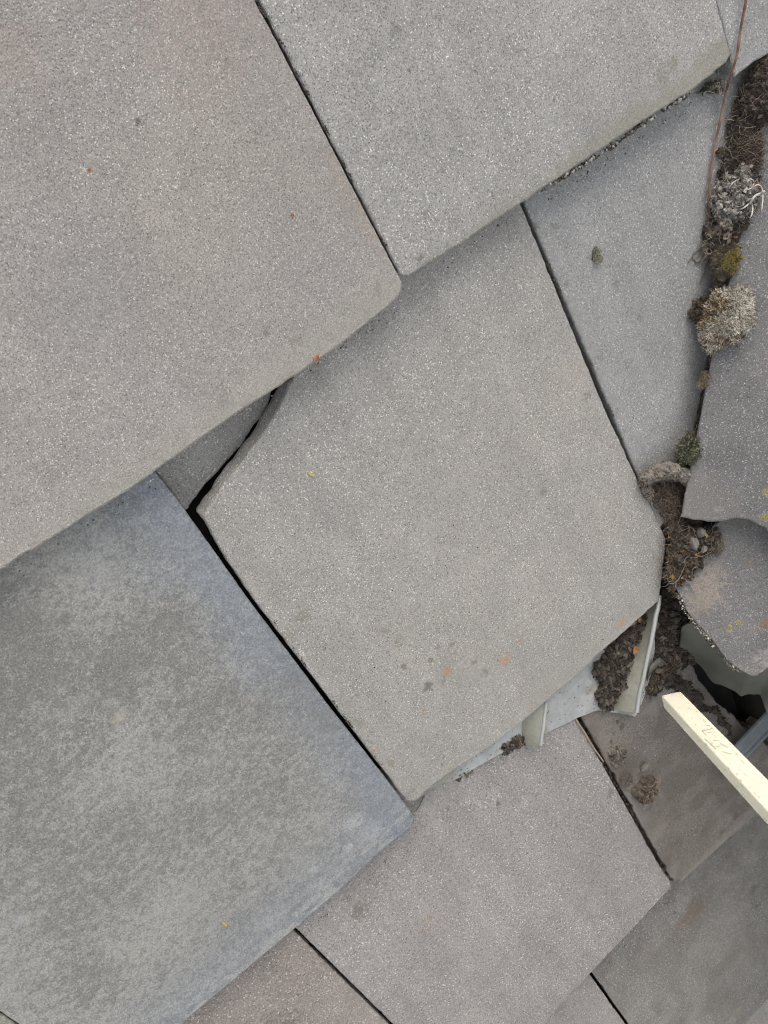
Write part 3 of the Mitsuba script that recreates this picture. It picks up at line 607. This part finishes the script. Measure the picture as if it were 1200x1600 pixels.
# angle bar: from behind the batten up to the right, into the wall
Ba, Bb = surf((1140, 1188), "G", .014), surf((1215, 1108), "G", .018)
bx = (Bb - Ba) / np.linalg.norm(Bb - Ba)
Ba, Bb = Ba - bx * .012, Bb + bx * .12
bs = np.cross(AN, bx); bs /= np.linalg.norm(bs)
if bs @ (WORLD @ np.array([-.7, -.7, 0])) < 0: bs = -bs
L2 = np.linalg.norm(Bb - Ba)
def bar(o, w, h_, a_, l_):
    pr = np.array(sbox(-w / 2, -h_ / 2, w / 2, h_ / 2).buffer(-.0005).buffer(.0005, quad_segs=2).exterior.coords)[:-1]
    n_ = len(pr); b_ = np.cross(bx, a_)
    V = np.vstack([[o + bx * x + a_ * p[0] + b_ * p[1] for p in pr] for x in (0, l_)])
    i = np.arange(n_); j = (i + 1) % n_
    F_ = np.vstack([np.c_[i, j, j + n_], np.c_[i, j + n_, i + n_], [[0, a + 1, a] for a in range(1, n_ - 1)], [[n_, n_ + a, n_ + a + 1] for a in range(1, n_ - 1)]])
    return trimesh.Trimesh(V, F_, process=False)
tag("angle_bar", "blue grey steel angle bar running from behind the cream batten under the eave", "metal bar")
entry("angle_bar__flange", bar(Ba, .022, .003, bs, L2), "blue_steel", smooth=30)
entry("angle_bar__web", bar(Ba - bs * .0135 - AN * .004, .003, .016, bs, L2), "blue_steel", smooth=30)

# ------------------------------------------------------------------ debris along the valley, from the top down
DARKM = [(.05, .04, .032), (.075, .06, .048), (.035, .03, .026)]
def soil_thing(key, label, poly, where, hmax, slope, pal, n, size, nf=0, flen=(.006, .014), frad=(.00012, .0003), fpal=STRAW, nl=0, lpal=RUST, lsize=(.0012, .0025), cat="debris", group=None, kind=None, jit=2.0, rough=.6, k=260, lift=.003):
    hp = Heap()
    m = mound(hp, poly_px(poly, 4, jit), where, hmax, slope, pal, rough=rough, k=k)
    scatter(hp, m, n, size, pal)
    if nf: fibres(hp, m, nf, flen, frad, fpal, lift)
    if nl: flakes(hp, m, nl, lsize, lpal)
    heap_entry(key, hp, label, cat, group, kind)
    return m
SKIRT = .006
soil_thing("valley_soil", "thin dark soil and litter lining the upper valley joint under the clumps", [(1166, 118), (1200, 96), (1212, 130), (1202, 180), (1188, 215), (1186, 262), (1186, 300), (1172, 345), (1152, 382), (1136, 424), (1122, 470), (1112, 470), (1118, 420), (1108, 392), (1112, 330), (1118, 290), (1138, 250), (1136, 205), (1150, 160)], "R1", .005, .35, PEAT + SOIL[:3], 1900, (.0005, .0024), 260, (.005, .016), fpal=STRAW + PEAT, nl=50, lpal=RUST + [(.16, .13, .11)] * 3, kind="stuff", jit=4.0, rough=.9)
SKIRT = 0.0
soil_thing("dirt_clump", "black brown dirt clump in the valley nearest the top right corner", [(1168, 108), (1210, 90), (1225, 190), (1188, 196), (1170, 184), (1152, 176), (1155, 150), (1172, 136)], "R1", .011, .8, PEAT, 650, (.0006, .0022), 60, fpal=PEAT + STRAW[1:2])
soil_thing("dirt_clump_001", "small dirt clump with orange leaf bits in the upper valley", [(1145, 192), (1172, 182), (1190, 188), (1186, 212), (1164, 218), (1146, 212)], "D", .009, .8, PEAT + SOIL[2:3], 420, (.0005, .0018), 40, nl=26)
soil_thing("dirt_clump_002", "matted brown root clump above the grey lichen mass", [(1148, 222), (1176, 208), (1190, 214), (1191, 250), (1178, 262), (1158, 252)], "R1", .010, .8, PEAT + SOIL[2:3], 260, (.0005, .0015), 260, fpal=[(.10, .075, .06), (.15, .12, .10), (.06, .045, .036)])
SKIRT = .02
soil_thing("lichen_mass", "ashy grey crumbling lichen mass with curling roots", [(1112, 292), (1130, 276), (1150, 268), (1164, 254), (1178, 262), (1176, 285), (1192, 300), (1180, 328), (1166, 345), (1150, 352), (1124, 350), (1110, 330), (1106, 310)], "R1", .016, .9, [(.13, .12, .11), (.24, .23, .215), (.08, .07, .06), (.34, .33, .31)], 900, (.0005, .0022), 90, (.005, .014), fpal=GREY + STRAW[:1], cat="lichen", rough=.8)
hp = Heap()
for pts, r in [([(1138, 297), (1146, 285), (1158, 280), (1166, 279)], .00045), ([(1163, 283), (1173, 280), (1178, 286), (1175, 293), (1167, 296)], .0004), ([(1175, 296), (1182, 289), (1190, 293), (1192, 308), (1190, 330)], .0005), ([(1172, 318), (1178, 308), (1186, 303), (1194, 299)], .0009), ([(1156, 327), (1166, 322), (1174, 317), (1176, 325), (1172, 340)], .0006), ([(1120, 331), (1128, 322), (1138, 316)], .0003), ([(1180, 284), (1184, 279)], .0003)]:
    P3 = [surf(p, "R1", .013 + .004 * math.sin(i * 2.1)) for i, p in enumerate(pts)]
    hp.add(tube(smooth_path(P3, 18) if len(P3) > 2 else P3, r, 6), (.46, .44, .42), .1)
heap_entry("curly_root", hp, "pale curling rootlets sticking out of the grey lichen mass", "root", smooth=True)
soil_thing("lichen_lump", "tan granular lichen lump below the curling roots", [(1118, 345), (1132, 337), (1146, 343), (1146, 358), (1134, 366), (1120, 362)], "R1", .011, 1.2, [(.20, .165, .13), (.32, .28, .23), (.12, .095, .075)], 420, (.0005, .0013), cat="lichen")
soil_thing("dirt_clump_003", "brown crumbly lump with shrivelled leaves over the valley joint", [(1100, 352), (1116, 344), (1128, 360), (1140, 364), (1138, 376), (1122, 386), (1112, 398), (1102, 386), (1098, 368)], "R1", .009, .9, SOIL, 330, (.0005, .0018), 40, nl=16, lpal=[(.13, .11, .095), (.2, .17, .15)], lsize=(.002, .004))
def mossy(lo, hi, acc=None, edge=None):
    def f(u, v, n):
        c = np.array(lo) * (1 - n) + np.array(hi) * n
        if acc is not None and rng.random() < acc[0](u, v): c = np.array(acc[1][rng.integers(len(acc[1]))])
        return c
    return f
hp = Heap()
tufts(hp, poly_px([(1117, 398), (1128, 384), (1142, 380), (1154, 386), (1157, 402), (1150, 420), (1140, 428), (1128, 440), (1117, 432), (1114, 414)], 4, 1.5), "R1", .013, 1.2, 950, (.0018, .0034),
      mossy((.12, .10, .075), (.24, .21, .16), (lambda u, v: .85 * (v < .62) * (u > .35), [(.28, .27, .09), (.34, .24, .08), (.18, .19, .07), (.38, .28, .12)])))
heap_entry("moss_cushion", hp, "small moss cushion tinged yellow green above the big pale one", "moss")
hp = Heap()
tufts(hp, poly_px([(1072, 492), (1080, 474), (1094, 464), (1110, 463), (1112, 505), (1096, 506), (1080, 503)], 4, 1.5), "D", .009, 1.1, 900, (.0012, .0024), mossy((.07, .055, .045), (.15, .12, .095), (lambda u, v: .2, [(.2, .18, .1), (.26, .23, .19)])))
heap_entry("moss_cushion_001", hp, "dark brown moss lump hugging the left side of the big pale cushion", "moss")
hp = Heap()
tufts(hp, poly_px([(1112, 462), (1126, 452), (1146, 449), (1166, 455), (1178, 468), (1180, 492), (1176, 510), (1160, 520), (1154, 534), (1132, 540), (1110, 548), (1099, 536), (1092, 512), (1102, 486)], 4, 1.6), "R1", .019, 1.5, 3300, (.002, .004),
      mossy((.38, .35, .29), (.76, .73, .66), (lambda u, v: .12 + .55 * ((u < .42) & (v > .3)) + .25 * (u + v > 1.35), [(.22, .15, .09), (.30, .18, .08), (.15, .11, .08), (.26, .24, .16)])), base=((.045, .035, .028), (.08, .062, .048)), thick=.0008, leaves=3, k=330)
heap_entry("moss_cushion_002", hp, "big round cream grey moss cushion straddling the valley joint", "moss")
hp = Heap()
tufts(hp, poly_px([(1096, 584), (1108, 582), (1106, 602), (1094, 602)], 3, 1), "R1", .006, 1.2, 240, (.0015, .003), mossy((.18, .15, .10), (.34, .29, .22)))
heap_entry("moss_cushion_003", hp, "tiny straw coloured moss tuft in the narrow joint below the big cushion", "moss")
hp = Heap()
tufts(hp, poly_px([(1062, 692), (1070, 682), (1084, 682), (1096, 700), (1090, 712), (1080, 724), (1066, 722), (1058, 708)], 4, 1.5), "R1", .010, 1.2, 620, (.0018, .0034), mossy((.06, .065, .04), (.17, .17, .12), (lambda u, v: .2, [(.36, .36, .25), (.4, .39, .33)])))
heap_entry("moss_cushion_004", hp, "dark olive moss tuft above the curled crust", "moss")
hp = Heap()
tufts(hp, poly_px(disc((930, 399), 7, 13, 12), 2, .6), "D", .003, 1.5, 260, (.0008, .0018), mossy((.26, .27, .19), (.50, .50, .40)), base=((.08, .08, .06), (.12, .12, .09)), thick=.0003)
heap_entry("moss_cushion_005", hp, "little pale green lichen tuft alone on the cool grey tile", "lichen")
hp = Heap()
tufts(hp, poly_px(disc((1121, 237), 6, 8, 12), 2, .6), "D", .003, 1.5, 150, (.0008, .0022), mossy((.10, .085, .06), (.24, .2, .14)), thick=.0003)
heap_entry("moss_cushion_006", hp, "tiny brown moss speck touching the dry stem", "moss")
SKIRT = 0.0
for k, (poly, where) in enumerate([([(1112, 560), (1100, 612), (1088, 672), (1082, 674), (1094, 610), (1104, 562)], "D"), ([(1058, 720), (1084, 716), (1090, 740), (1070, 748)], "D")]):
    soil_thing("joint_litter" + (f"_{k:03d}" if k else ""), ["thin line of litter in the valley joint below the big moss", "crumbs between the olive moss tuft and the curled crust"][k], poly, where, .002, .5, SOIL + GREY[2:3], 130, (.0004, .0012), 24, kind="stuff")
# curled crust
arc = smooth_path([surf(p, "D", h) for p, h in [((1000, 748), .004), ((1014, 738), .008), ((1036, 733), .011), ((1060, 738), .012), ((1076, 752), .011), ((1083, 768), .008), ((1082, 780), .004)]], 46)
def crust(path, r, key, label, cols, squash=.75):
    m = tube(smooth_path(path, 90), np.interp(np.linspace(0, 1, 90), np.linspace(0, 1, len(path)), np.broadcast_to(r, len(path))), 26); path = smooth_path(path, 90); v = np.array(m.vertices)
    c = np.repeat(path, 26, 0); d = v - c; L = np.linalg.norm(d, axis=1, keepdims=True)
    nz = meshkit.fbm(v * 260, 3, 2)[:, None]; nf = meshkit.noise(v * 1300, 6)[:, None]
    v = c + d * (squash + .6 * (nz - .4)) + d / np.maximum(L, 1e-9) * (.0016 * (nf - .5) + .0022 * (meshkit.noise(v * 620, 16)[:, None] - .5))
    m = trimesh.Trimesh(v, m.faces, process=False)
    col = np.array(cols[0]) * (1 - nz) + np.array(cols[1]) * nz; col *= (.6 + .8 * nf)
    hp = Heap(); hp.add(m, col)
    for _ in range(620):
        k = rng.integers(len(v)); dd = d[k] / L[k] + rng.normal(0, .5, 3); t = rng.normal(0, 1, 3); t -= (t @ dd) * dd / (dd @ dd)
        p0 = v[k] - .0004 * dd; t /= np.linalg.norm(t)
        hp.add(tube([p0, p0 + t * .0016 + dd * .0006, p0 + t * .0032 + dd * .0003 * rng.normal()], [.0002, .00016, .0001], 4), pick(STRAW + GREY[:2]), .3)
    for _ in range(420):
        k = rng.integers(len(v)); hp.add(crumb(v[k], rng.uniform(.0004, .0012), 1), pick(SOIL + GREY[:3]), .3)
    heap_entry(key, hp, label, "debris")
rr = np.interp(np.linspace(0, 1, 46), [0, .2, .5, .75, .92, 1], [.0055, .0075, .0068, .0075, .0058, .003])
crust(arc + .004 * AN, rr, "curled_crust", "thick curled slab of dried fibrous crust arching between two tiles", [(.10, .088, .076), (.23, .21, .19)])
arc2 = smooth_path([surf(p, "D", h) for p, h in [((1004, 752), .003), ((1010, 765), .004), ((1016, 776), .002)]], 20)
crust(arc2, .0042, "curled_crust_001", "short dried crust piece leaning on the central tile's right corner", [(.12, .10, .085), (.24, .215, .19)])
SKIRT = .006
soil_thing("root_mat", "brown hairy root mat hanging from the curled crust", [(1006, 764), (1020, 754), (1036, 748), (1058, 750), (1078, 760), (1084, 778), (1066, 790), (1060, 812), (1046, 830), (1034, 812), (1018, 786)], "D", .008, 1.0, PEAT, 500, (.0005, .0018), 260, (.006, .016), (.00008, .0002), [(.15, .11, .085), (.10, .075, .058), (.24, .19, .15), (.12, .08, .06)], lift=.004)
soil_thing("root_mat_001", "tangle of orange brown roots and grit below the snapped side tile", [(1040, 812), (1060, 800), (1072, 818), (1100, 820), (1122, 822), (1128, 846), (1124, 864), (1104, 868), (1098, 888), (1080, 900), (1064, 914), (1048, 924), (1036, 900), (1044, 850)], "R2", .007, .8, PEAT + SOIL[:3], 1300, (.0005, .0030), 150, (.006, .020), (.00008, .00022), [(.24, .18, .12), (.16, .115, .08), (.33, .28, .22), (.11, .085, .065)], 34, RUST + [(.34, .26, .12)], lift=.004)
hp = Heap()
for c, rx, ry in [((1096, 832), 10, 7), ((1084, 848), 12, 7), ((1100, 858), 7, 5)]:
    hp.add(crumb(surf(c, "R2", .008), rx * .00058, 2, .55, .35), (.16, .15, .14), .2)
heap_entry("grit_stone", hp, "flat grey grit stones lying in the root tangle", "stone")
SKIRT = 0.0
hp = Heap()
tufts(hp, poly_px([(1114, 842), (1124, 838), (1130, 856), (1126, 864), (1116, 860)], 3, 1.2), "R2", .007, 1.2, 260, (.0012, .0024), mossy((.14, .135, .11), (.34, .33, .28)))
heap_entry("moss_cushion_007", hp, "grey lichen tuft at the right end of the root tangle", "lichen")
SKIRT = 0.0
soil_thing("soil_pile", "dark crumbly soil filling the valley beside the cut lower side tile", [(1034, 932), (1044, 905), (1060, 902), (1064, 925), (1076, 955), (1094, 982), (1104, 1000), (1086, 1022), (1062, 1034), (1040, 1042), (1026, 1062), (1012, 1086), (1005, 1076), (1014, 1030), (1026, 985)], "E", .014, .8, SOIL, 1900, (.0006, .0036), 150, (.006, .016), fpal=PEAT + STRAW[3:], nl=24, kind="stuff")
soil_thing("soil_pile_001", "heap of dark soil crumbs lying in the zinc tray against the upstand", [(1008, 962), (997, 985), (980, 1030), (966, 1070), (954, 1100), (946, 1108), (934, 1104), (928, 1086), (934, 1062), (916, 1048), (940, 1012), (985, 972), (1006, 950)], "E", .0085, .9, SOIL, 1800, (.0006, .0038), 70, (.006, .02), fpal=PEAT + STRAW[3:], nl=22, kind="stuff")
# loose hair roots on the soil and a dead leaf
hp = Heap()
for pts in [[(1040, 880), (1066, 872), (1100, 868), (1112, 862)], [(1072, 908), (1090, 912), (1113, 920)], [(1046, 912), (1064, 898), (1078, 876), (1090, 880)], [(1050, 868), (1072, 884), (1084, 900)], [(1056, 918), (1060, 896), (1074, 884)]]:
    hp.add(tube(smooth_path([surf(p, "R2", .009 + .003 * math.sin(7 * i + p[0])) for i, p in enumerate(pts)], 20), np.linspace(.00035, .00015, 20), 5), (.24, .19, .15), .3)
heap_entry("hair_root", hp, "fine pale hair roots crossing the soil between the tiles", "root", smooth=True)
def leaf(key, label, c, where, h, L, Wd, rot, col, curl=.6, cat="leaf"):
    sl, vt, l = WHERE[where]; n = 15
    x, y = np.meshgrid(np.linspace(-1, 1, n), np.linspace(-1, 1, n))
    w = np.maximum(1 - np.abs(y) ** 2.2, .02) * (1 + .12 * np.sin(y * 9))
    X_, Y_ = x * w * Wd, y * L
    Z_ = curl * Wd * (x * w) ** 2 + .25 * L * curl * y ** 2 + .0005 * meshkit.noise(np.stack([x * 3, y * 3, x * 0 + c[0]], -1), 4)
    v = np.stack([X_ * math.cos(rot) - Y_ * math.sin(rot), X_ * math.sin(rot) + Y_ * math.cos(rot), Z_], -1).reshape(-1, 3)
    v = v @ np.stack([sl.u, sl.v, sl.n], 1).T + surf(c, where, h)
    q = np.arange(n * n).reshape(n, n); f = np.vstack([np.c_[q[:-1, :-1].ravel(), q[1:, :-1].ravel(), q[1:, 1:].ravel()], np.c_[q[:-1, :-1].ravel(), q[1:, 1:].ravel(), q[:-1, 1:].ravel()]])
    nz = meshkit.fbm(v * 500, 3)[:, None]; vein = (np.abs(x).reshape(-1, 1) < .1) * .25
    hp = Heap(); hp.add((np.vstack([v, v - sl.n * .00015]), np.vstack([f, f[:, ::-1] + n * n])), np.vstack([np.array(col) * (.6 + .8 * nz + vein)] * 2)); heap_entry(key, hp, label, cat, smooth=True)
leaf("dead_leaf", "curled orange brown dead leaf scrap on the tray soil", (990, 1015), "E", .013, .0042, .0032, .5, (.30, .14, .06), 1.0)
leaf("dead_leaf_001", "withered grey leaf flat on the tile left of the lichen lump", (1090, 400), "D", .0008, .0062, .0042, 2.1, (.17, .165, .15), .25)
hp = Heap()
for pts in [[(1095, 440), (1101, 422), (1108, 406)], [(1075, 411), (1090, 392), (1098, 386)], [(1097, 436), (1093, 442)]]:
    hp.add(tube([surf(p, "D", .0012) for p in pts], .0004, 5), (.10, .09, .08), .2)
heap_entry("twig", hp, "thin dark twig bits beside the withered leaf", "twig")
soil_thing("soil_pile_002", "sparse dark soil crumbs added to soften the shade edge of the hole behind the batten", [(1030, 1072), (1040, 1056), (1064, 1046), (1074, 1060), (1090, 1080), (1106, 1104), (1128, 1118), (1146, 1138), (1140, 1150), (1112, 1122), (1082, 1100), (1056, 1084)], "G", .0025, .3, [(.04, .034, .029), (.055, .047, .04), (.075, .064, .054)], 420, (.0004, .0018), 26, fpal=PEAT, kind="stuff", jit=5.0, rough=1.0)  # dark crumbs added to carry the fade into shade at the recess
soil_thing("soil_clod_004", "brown grit wedged under the central tile's chipped lower edge", [(772, 1168), (784, 1158), (800, 1146), (814, 1140), (813, 1160), (800, 1168), (786, 1176)], "E", .006, 1.0, SOIL + [(.2, .17, .12)], 220, (.0005, .0022), 20, cat="soil clod")
soil_thing("soil_clod_005", "greenish dirt streak at the pale sheet's left end under the central tile", [(706, 1214), (722, 1204), (736, 1194), (740, 1200), (726, 1212), (712, 1220)], "E", .003, 1.0, [(.13, .12, .08), (.2, .19, .13), (.08, .07, .05)], 110, (.0004, .0014), cat="soil clod")
# clods on the shaded tile
soil_thing("soil_clod", "fibrous brown clod on the shaded tile left of the batten", [(988, 1240), (994, 1222), (1004, 1212), (1020, 1212), (1021, 1226), (1012, 1242), (998, 1250)], "G", .010, 1.6, [(.075, .062, .052), (.12, .10, .084), (.045, .038, .033)], 420, (.0005, .0018), 130, (.005, .011), fpal=STRAW, cat="soil clod")
soil_thing("soil_clod_001", "low dusty clod left of the fibrous brown one", [(966, 1214), (972, 1206), (984, 1208), (988, 1220), (978, 1226), (968, 1224)], "G", .004, 1.0, [(.10, .088, .075), (.14, .125, .11)], 130, (.0005, .0014), cat="soil clod")
soil_thing("soil_clod_002", "loose crumbs and clod below the tray corner on the shaded tile", [(948, 1180), (952, 1168), (964, 1160), (976, 1168), (976, 1186), (962, 1194), (950, 1190)], "G", .005, .9, [(.13, .115, .10), (.19, .175, .155), (.08, .07, .06)], 190, (.0006, .0024), cat="soil clod")
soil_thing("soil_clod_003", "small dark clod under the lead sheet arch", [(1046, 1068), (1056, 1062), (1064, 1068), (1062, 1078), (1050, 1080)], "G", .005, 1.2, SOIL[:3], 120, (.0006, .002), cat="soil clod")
hp = Heap()
hp.add(crumb(surf((1007, 1199), "G", .004), .0068, 3, .6, .25) , (.22, .195, .175))
hp.V[-1] = (hp.V[-1] - hp.V[-1].mean(0)) @ np.diag([1, 1, 1]) + surf((1007, 1199), "G", .003)
heap_entry("pebble", hp, "greyish oval pebble above the fibrous clod", "stone", smooth=True)
hp = Heap()
for c, s in [((963, 1182), .0046), ((971, 1172), .0022), ((955, 1158), .0018), ((972, 1135), .0026), ((965, 1128), .002), ((1143, 1297), .0014), ((1166, 1262), .0012), ((1168, 1286), .001), ((960, 1146), .0016), ((1076, 1420), .001), ((1030, 1190), .0012)]:
    hp.add(crumb(surf(c, "G", s * .4), s, 1, .6), pick([(.2, .185, .165), (.12, .105, .09), (.3, .28, .25)]), .2)
heap_entry("grit", hp, "scattered small crumbs on the shaded tile", "grit", kind="stuff")
# dirt and straw in the joint between the two lower tiles
hp = Heap()
for i in range(420):
    t = rng.random(); p = np.array([905, 1128]) * (1 - t) + np.array([1048, 1374]) * t + rng.normal(0, 1.3, 2)
    hp.add(crumb(surf(p, "G", -.004 - .004 * rng.random()), rng.uniform(.0005, .0017), 1), pick(SOIL + PEAT), .3)
heap_entry("joint_dirt", hp, "dark dirt packed in the joint beside the shaded tile", "dirt", kind="stuff")
hp = Heap(); hp.add(tube(smooth_path([surf(p, "G", .0015) for p in [(897, 1118), (904, 1131), (914, 1146), (924, 1163), (935, 1179), (943, 1190)]], 20), np.linspace(.0012, .0007, 20), 6), (.27, .22, .18), .2)
hp.add(tube(smooth_path([surf(p, "G", .002) for p in [(930, 1150), (938, 1170), (946, 1188), (955, 1200)]], 12), .0004, 5), (.16, .12, .09), .2)
heap_entry("straw", hp, "dry brown straw lying along the lower joint from the tray", "straw", smooth=True)
# dry stem from the top edge
hp = Heap()
stem = smooth_path([surf((1170, -30), "T", .005), surf((1164, 10), "T", .005), surf((1156, 55), "T", .004), surf((1150, 92), "T", .003), surf((1142, 118), "T", .001), surf((1133, 150), "D", .008), surf((1126, 185), "D", .005), surf((1117, 230), "D", .003), surf((1110, 275), "D", .003), surf((1107, 305), "D", .004), surf((1109, 335), "D", .004)], 90)
rad = .0010 + .0003 * np.maximum(0, np.sin(np.linspace(0, 34, 90))) ** 8; rad = rad * np.linspace(.95, .7, 90)
ms = tube(stem, rad, 8); nz = np.clip(meshkit.fbm(np.array(ms.vertices) * 160, 3) * 2 - .5, 0, 1)[:, None]
hp.add(ms, np.array((.09, .045, .033)) * (1 - nz) + np.array((.25, .16, .125)) * nz)
for i in (22, 31, 52, 64): hp.add(tube([stem[i], stem[i] + np.array([.0018, -.0004, .0012]) * rng.normal(1, .3)], [.0009, .0005], 6), (.3, .2, .16), .2)
heap_entry("dry_stem", hp, "long thin red brown dry stem hanging from the top right edge", "stem", smooth=True)
hp = Heap(); hp.add(tube(smooth_path([surf(p, "D", .003) for p in [(1152, 130), (1150, 165), (1149, 185), (1155, 198), (1160, 210)]], 20), .00035, 5), (.07, .05, .045))
heap_entry("hair_root_001", hp, "single dark hair root looping left of the upper dirt clumps", "root", smooth=True)

# crusty growth on tile edges
def edge_crust(key, pts, where, n, size, pal, spread=2.5, drop=(.0, .004), label=None, kind="stuff"):
    pts = np.array(pts, float); s = np.r_[0, np.cumsum(np.linalg.norm(np.diff(pts, axis=0), axis=1))]; hp = Heap()
    for _ in range(n):
        t = rng.random() * s[-1]
        if meshkit.noise(np.array([[t * .045, pts[0, 0], 0.]]), 2)[0] < .38 and rng.random() < .85: continue
        p = np.array([np.interp(t, s, pts[:, 0]), np.interp(t, s, pts[:, 1])]) + rng.normal(0, spread, 2)
        z = rng.uniform(*size); hp.add(crumb(surf(p, where, -rng.uniform(*drop)), z, 1), pick(pal), .3)
    heap_entry(key, hp, label, kind=kind)
edge_crust("tiled_roof__tile_001__edge_crust", [(842, 300), (868, 284), (905, 262), (950, 234), (990, 204), (1010, 190), (1045, 166), (1078, 146)], "T", 620, (.0004, .0014), GREY + SOIL[:3], 1.6, (.0008, .006), "crumbly grey crust")
edge_crust("tiled_roof__tile__edge_crust", [(225, 758), (290, 710), (367, 650), (410, 626), (457, 596), (500, 565), (575, 508), (622, 468)], "T", 130, (.0003, .0008), GREY + [(.2, .19, .13)], 1.2, (.0008, .004))
edge_crust("side_roof__tile_001__edge_crust", [(1060, 928), (1072, 955), (1090, 980), (1104, 994), (1116, 1008), (1128, 1024), (1140, 1038), (1155, 1048)], "R2", 640, (.0003, .0011), [(.4, .38, .33), (.24, .22, .19), (.1, .09, .08), (.5, .48, .42), (.05, .045, .04), (.13, .12, .10)], 2.2, (-.0002, .009), "whitish crust")
soil_thing("dirt_clump_004", "mossy dirt wedge packed under the speckled tile's right end", [(1084, 146), (1096, 134), (1112, 122), (1122, 128), (1124, 140), (1112, 150), (1100, 146)], "D", .010, 1.2, [(.07, .068, .05), (.12, .115, .09), (.2, .19, .17), (.05, .045, .04)], 330, (.0005, .0018), 30)
for k, (pts, where, n) in enumerate([([(398, 2), (430, 55), (470, 130), (520, 228), (560, 305), (600, 385)], "T", 90), ([(392, 928), (420, 962), (480, 1045), (520, 1098), (560, 1152), (600, 1203)], "C", 110), ([(816, 335), (880, 472), (950, 637), (985, 712)], "D", 70)]):
    hp = Heap(); pts = np.array(pts, float); s = np.r_[0, np.cumsum(np.linalg.norm(np.diff(pts, axis=0), axis=1))]
    seeds = rng.random(9) * s[-1]
    for _ in range(n):
        t = float(np.clip(seeds[rng.integers(9)] + rng.normal(0, 5), 0, s[-1])); q = np.array([np.interp(t, s, pts[:, 0]), np.interp(t, s, pts[:, 1])]) + np.array([abs(rng.normal(0, 1.6)), rng.normal(0, 1.5)])
        hp.add(crumb(surf(q + [1.5, 0], where, -.0004), rng.uniform(.0003, .0009), 1), pick([(.05, .045, .04), (.08, .075, .06), (.04, .04, .035)]), .3)
    heap_entry("joint_moss" + (f"_{k:03d}" if k else ""), hp, ["black moss specks along the joint between the two top tiles", "black moss specks along the joint beside the bluish tile", "black moss specks along the joint left of the cool grey tile"][k], "moss", kind="stuff")
hp = Heap()
for i in range(5): hp.add(crumb(surf((485 + rng.normal(0, 2.5), 742 + rng.normal(0, 2)), "C", .0008), .0013, 1), (.42, .40, .18), .2)
heap_entry("yellow_bud", hp, "tiny yellow bud scales on the central tile", "bud")
hp = Heap()
for c in [(350, 1443), (352, 1445)]: hp.add(crumb(surf(c, "D", .0006), .0016, 1), (.36, .26, .09))
heap_entry("yellow_bud_001", hp, "tiny amber bud on the bluish tile", "bud")

# lichen crusts with some thickness on the coloured spots
WHO = {("A", V1): ("tiled_roof__tile", "tiled_roof__tile_001"), ("A", V2): ("tiled_roof__tile_004",), ("A", V4): ("tiled_roof__tile_010",), ("B", B1): ("side_roof__tile",), ("B", B2): ("side_roof__tile_001",)}
for key in [k for k in scene if "__tile" in k and k.count("__") == 1]: pass
CR = {}
for sl, vt, lift, (px_, py_, r, col, st) in LICHEN:
    who = {("A", V1): "tiled_roof__tile", ("A", V2): "tiled_roof__tile_004", ("A", V3): None, ("A", V4): None}.get(("A", vt)) if sl is A else ("side_roof__tile" if vt == B1 else "side_roof__tile_001")
    if who is None: continue
    hp = CR.setdefault((who, col), Heap())
    for _ in range(int(8 + r * 5 * st)):
        rr_ = r * .8 * math.sqrt(rng.random()) * rng.uniform(.5, 1.1); a = rng.random() * 6.28
        u, v = sl.tile((px_ + rr_ * math.cos(a), py_ + rr_ * math.sin(a)), vt, lift)
        q = sl.at(u, v, -ALPHA * (vt - v) + lift)
        hp.add(crumb(q, rng.uniform(.00025, .0007) * (1.2 - rr_ / r * .5), 1, .4), np.array(col) * rng.uniform(.45, .95), .2)
cnt = {}
for (who, col), hp in CR.items():
    k = cnt.get(who, 0); cnt[who] = k + 1
    heap_entry(who + "__lichen" + (f"_{k:03d}" if k else ""), hp, "orange lichen crusts" if col == OR else "yellow lichen crusts")

for key in labels:
    for stem_, g in (("moss_cushion", "moss and lichen cushions along the valley"), ("dirt_clump", "dirt clumps in the upper valley"), ("soil_clod", "clods of soil below the valley end"), ("root_mat", "root mats in the middle of the valley"), ("curled_crust", "curled crust pieces in the valley"), ("dead_leaf", "dead leaf scraps"), ("yellow_bud", "small yellow buds on the tiles")):
        if "__" not in key and key.startswith(stem_): labels[key]["group"] = g

hp = Heap()
for i in range(150):
    t = rng.random()
    if i < 70: p = np.array([(655, 1238), (1020, 950)][0]) * (1 - t) + np.array((1020, 950)) * t + np.array([-1, -1.1]) * abs(rng.normal(0, 12)) - 3
    else: p = np.array([rng.uniform(480, 960), rng.uniform(820, 1120)])
    if p[0] < 405 + (p[1] - 940) * .78 + 25: continue
    z = rng.uniform(.0002, .0006); hp.add(crumb(surf(p, "C", z * .3), z, 1, .6), pick(SOIL + [(.16, .13, .10), (.2, .12, .07)]), .3)
heap_entry("grit_001", hp, "fine dark grit sprinkled over the lower half of the central tile", "grit", kind="stuff")
hp = Heap()
for (a_, b_), where, n in [(((10, 900), (240, 752)), "D", 40), (((480, 580), (620, 478)), "C", 30), (((660, 430), (800, 336)), "C", 40), (((850, 312), (1080, 160)), "D", 80), (((610, 1336), (470, 1460)), "E", 40), (((1040, 1408), (930, 1526)), "H", 40), (((1070, 1392), (1180, 1290)), "H", 50)]:
    for _ in range(n):
        t = rng.random(); p = np.array(a_) * (1 - t) + np.array(b_) * t + np.array([.5, .85]) * abs(rng.normal(0, 5))
        z = rng.uniform(.0002, .0007); hp.add(crumb(surf(p, where, z * .3), z, 1, .6), pick(SOIL + GREY[:3]), .3)
heap_entry("grit_002", hp, "grit gathered on the tiles just below each overlapping edge", "grit", kind="stuff")
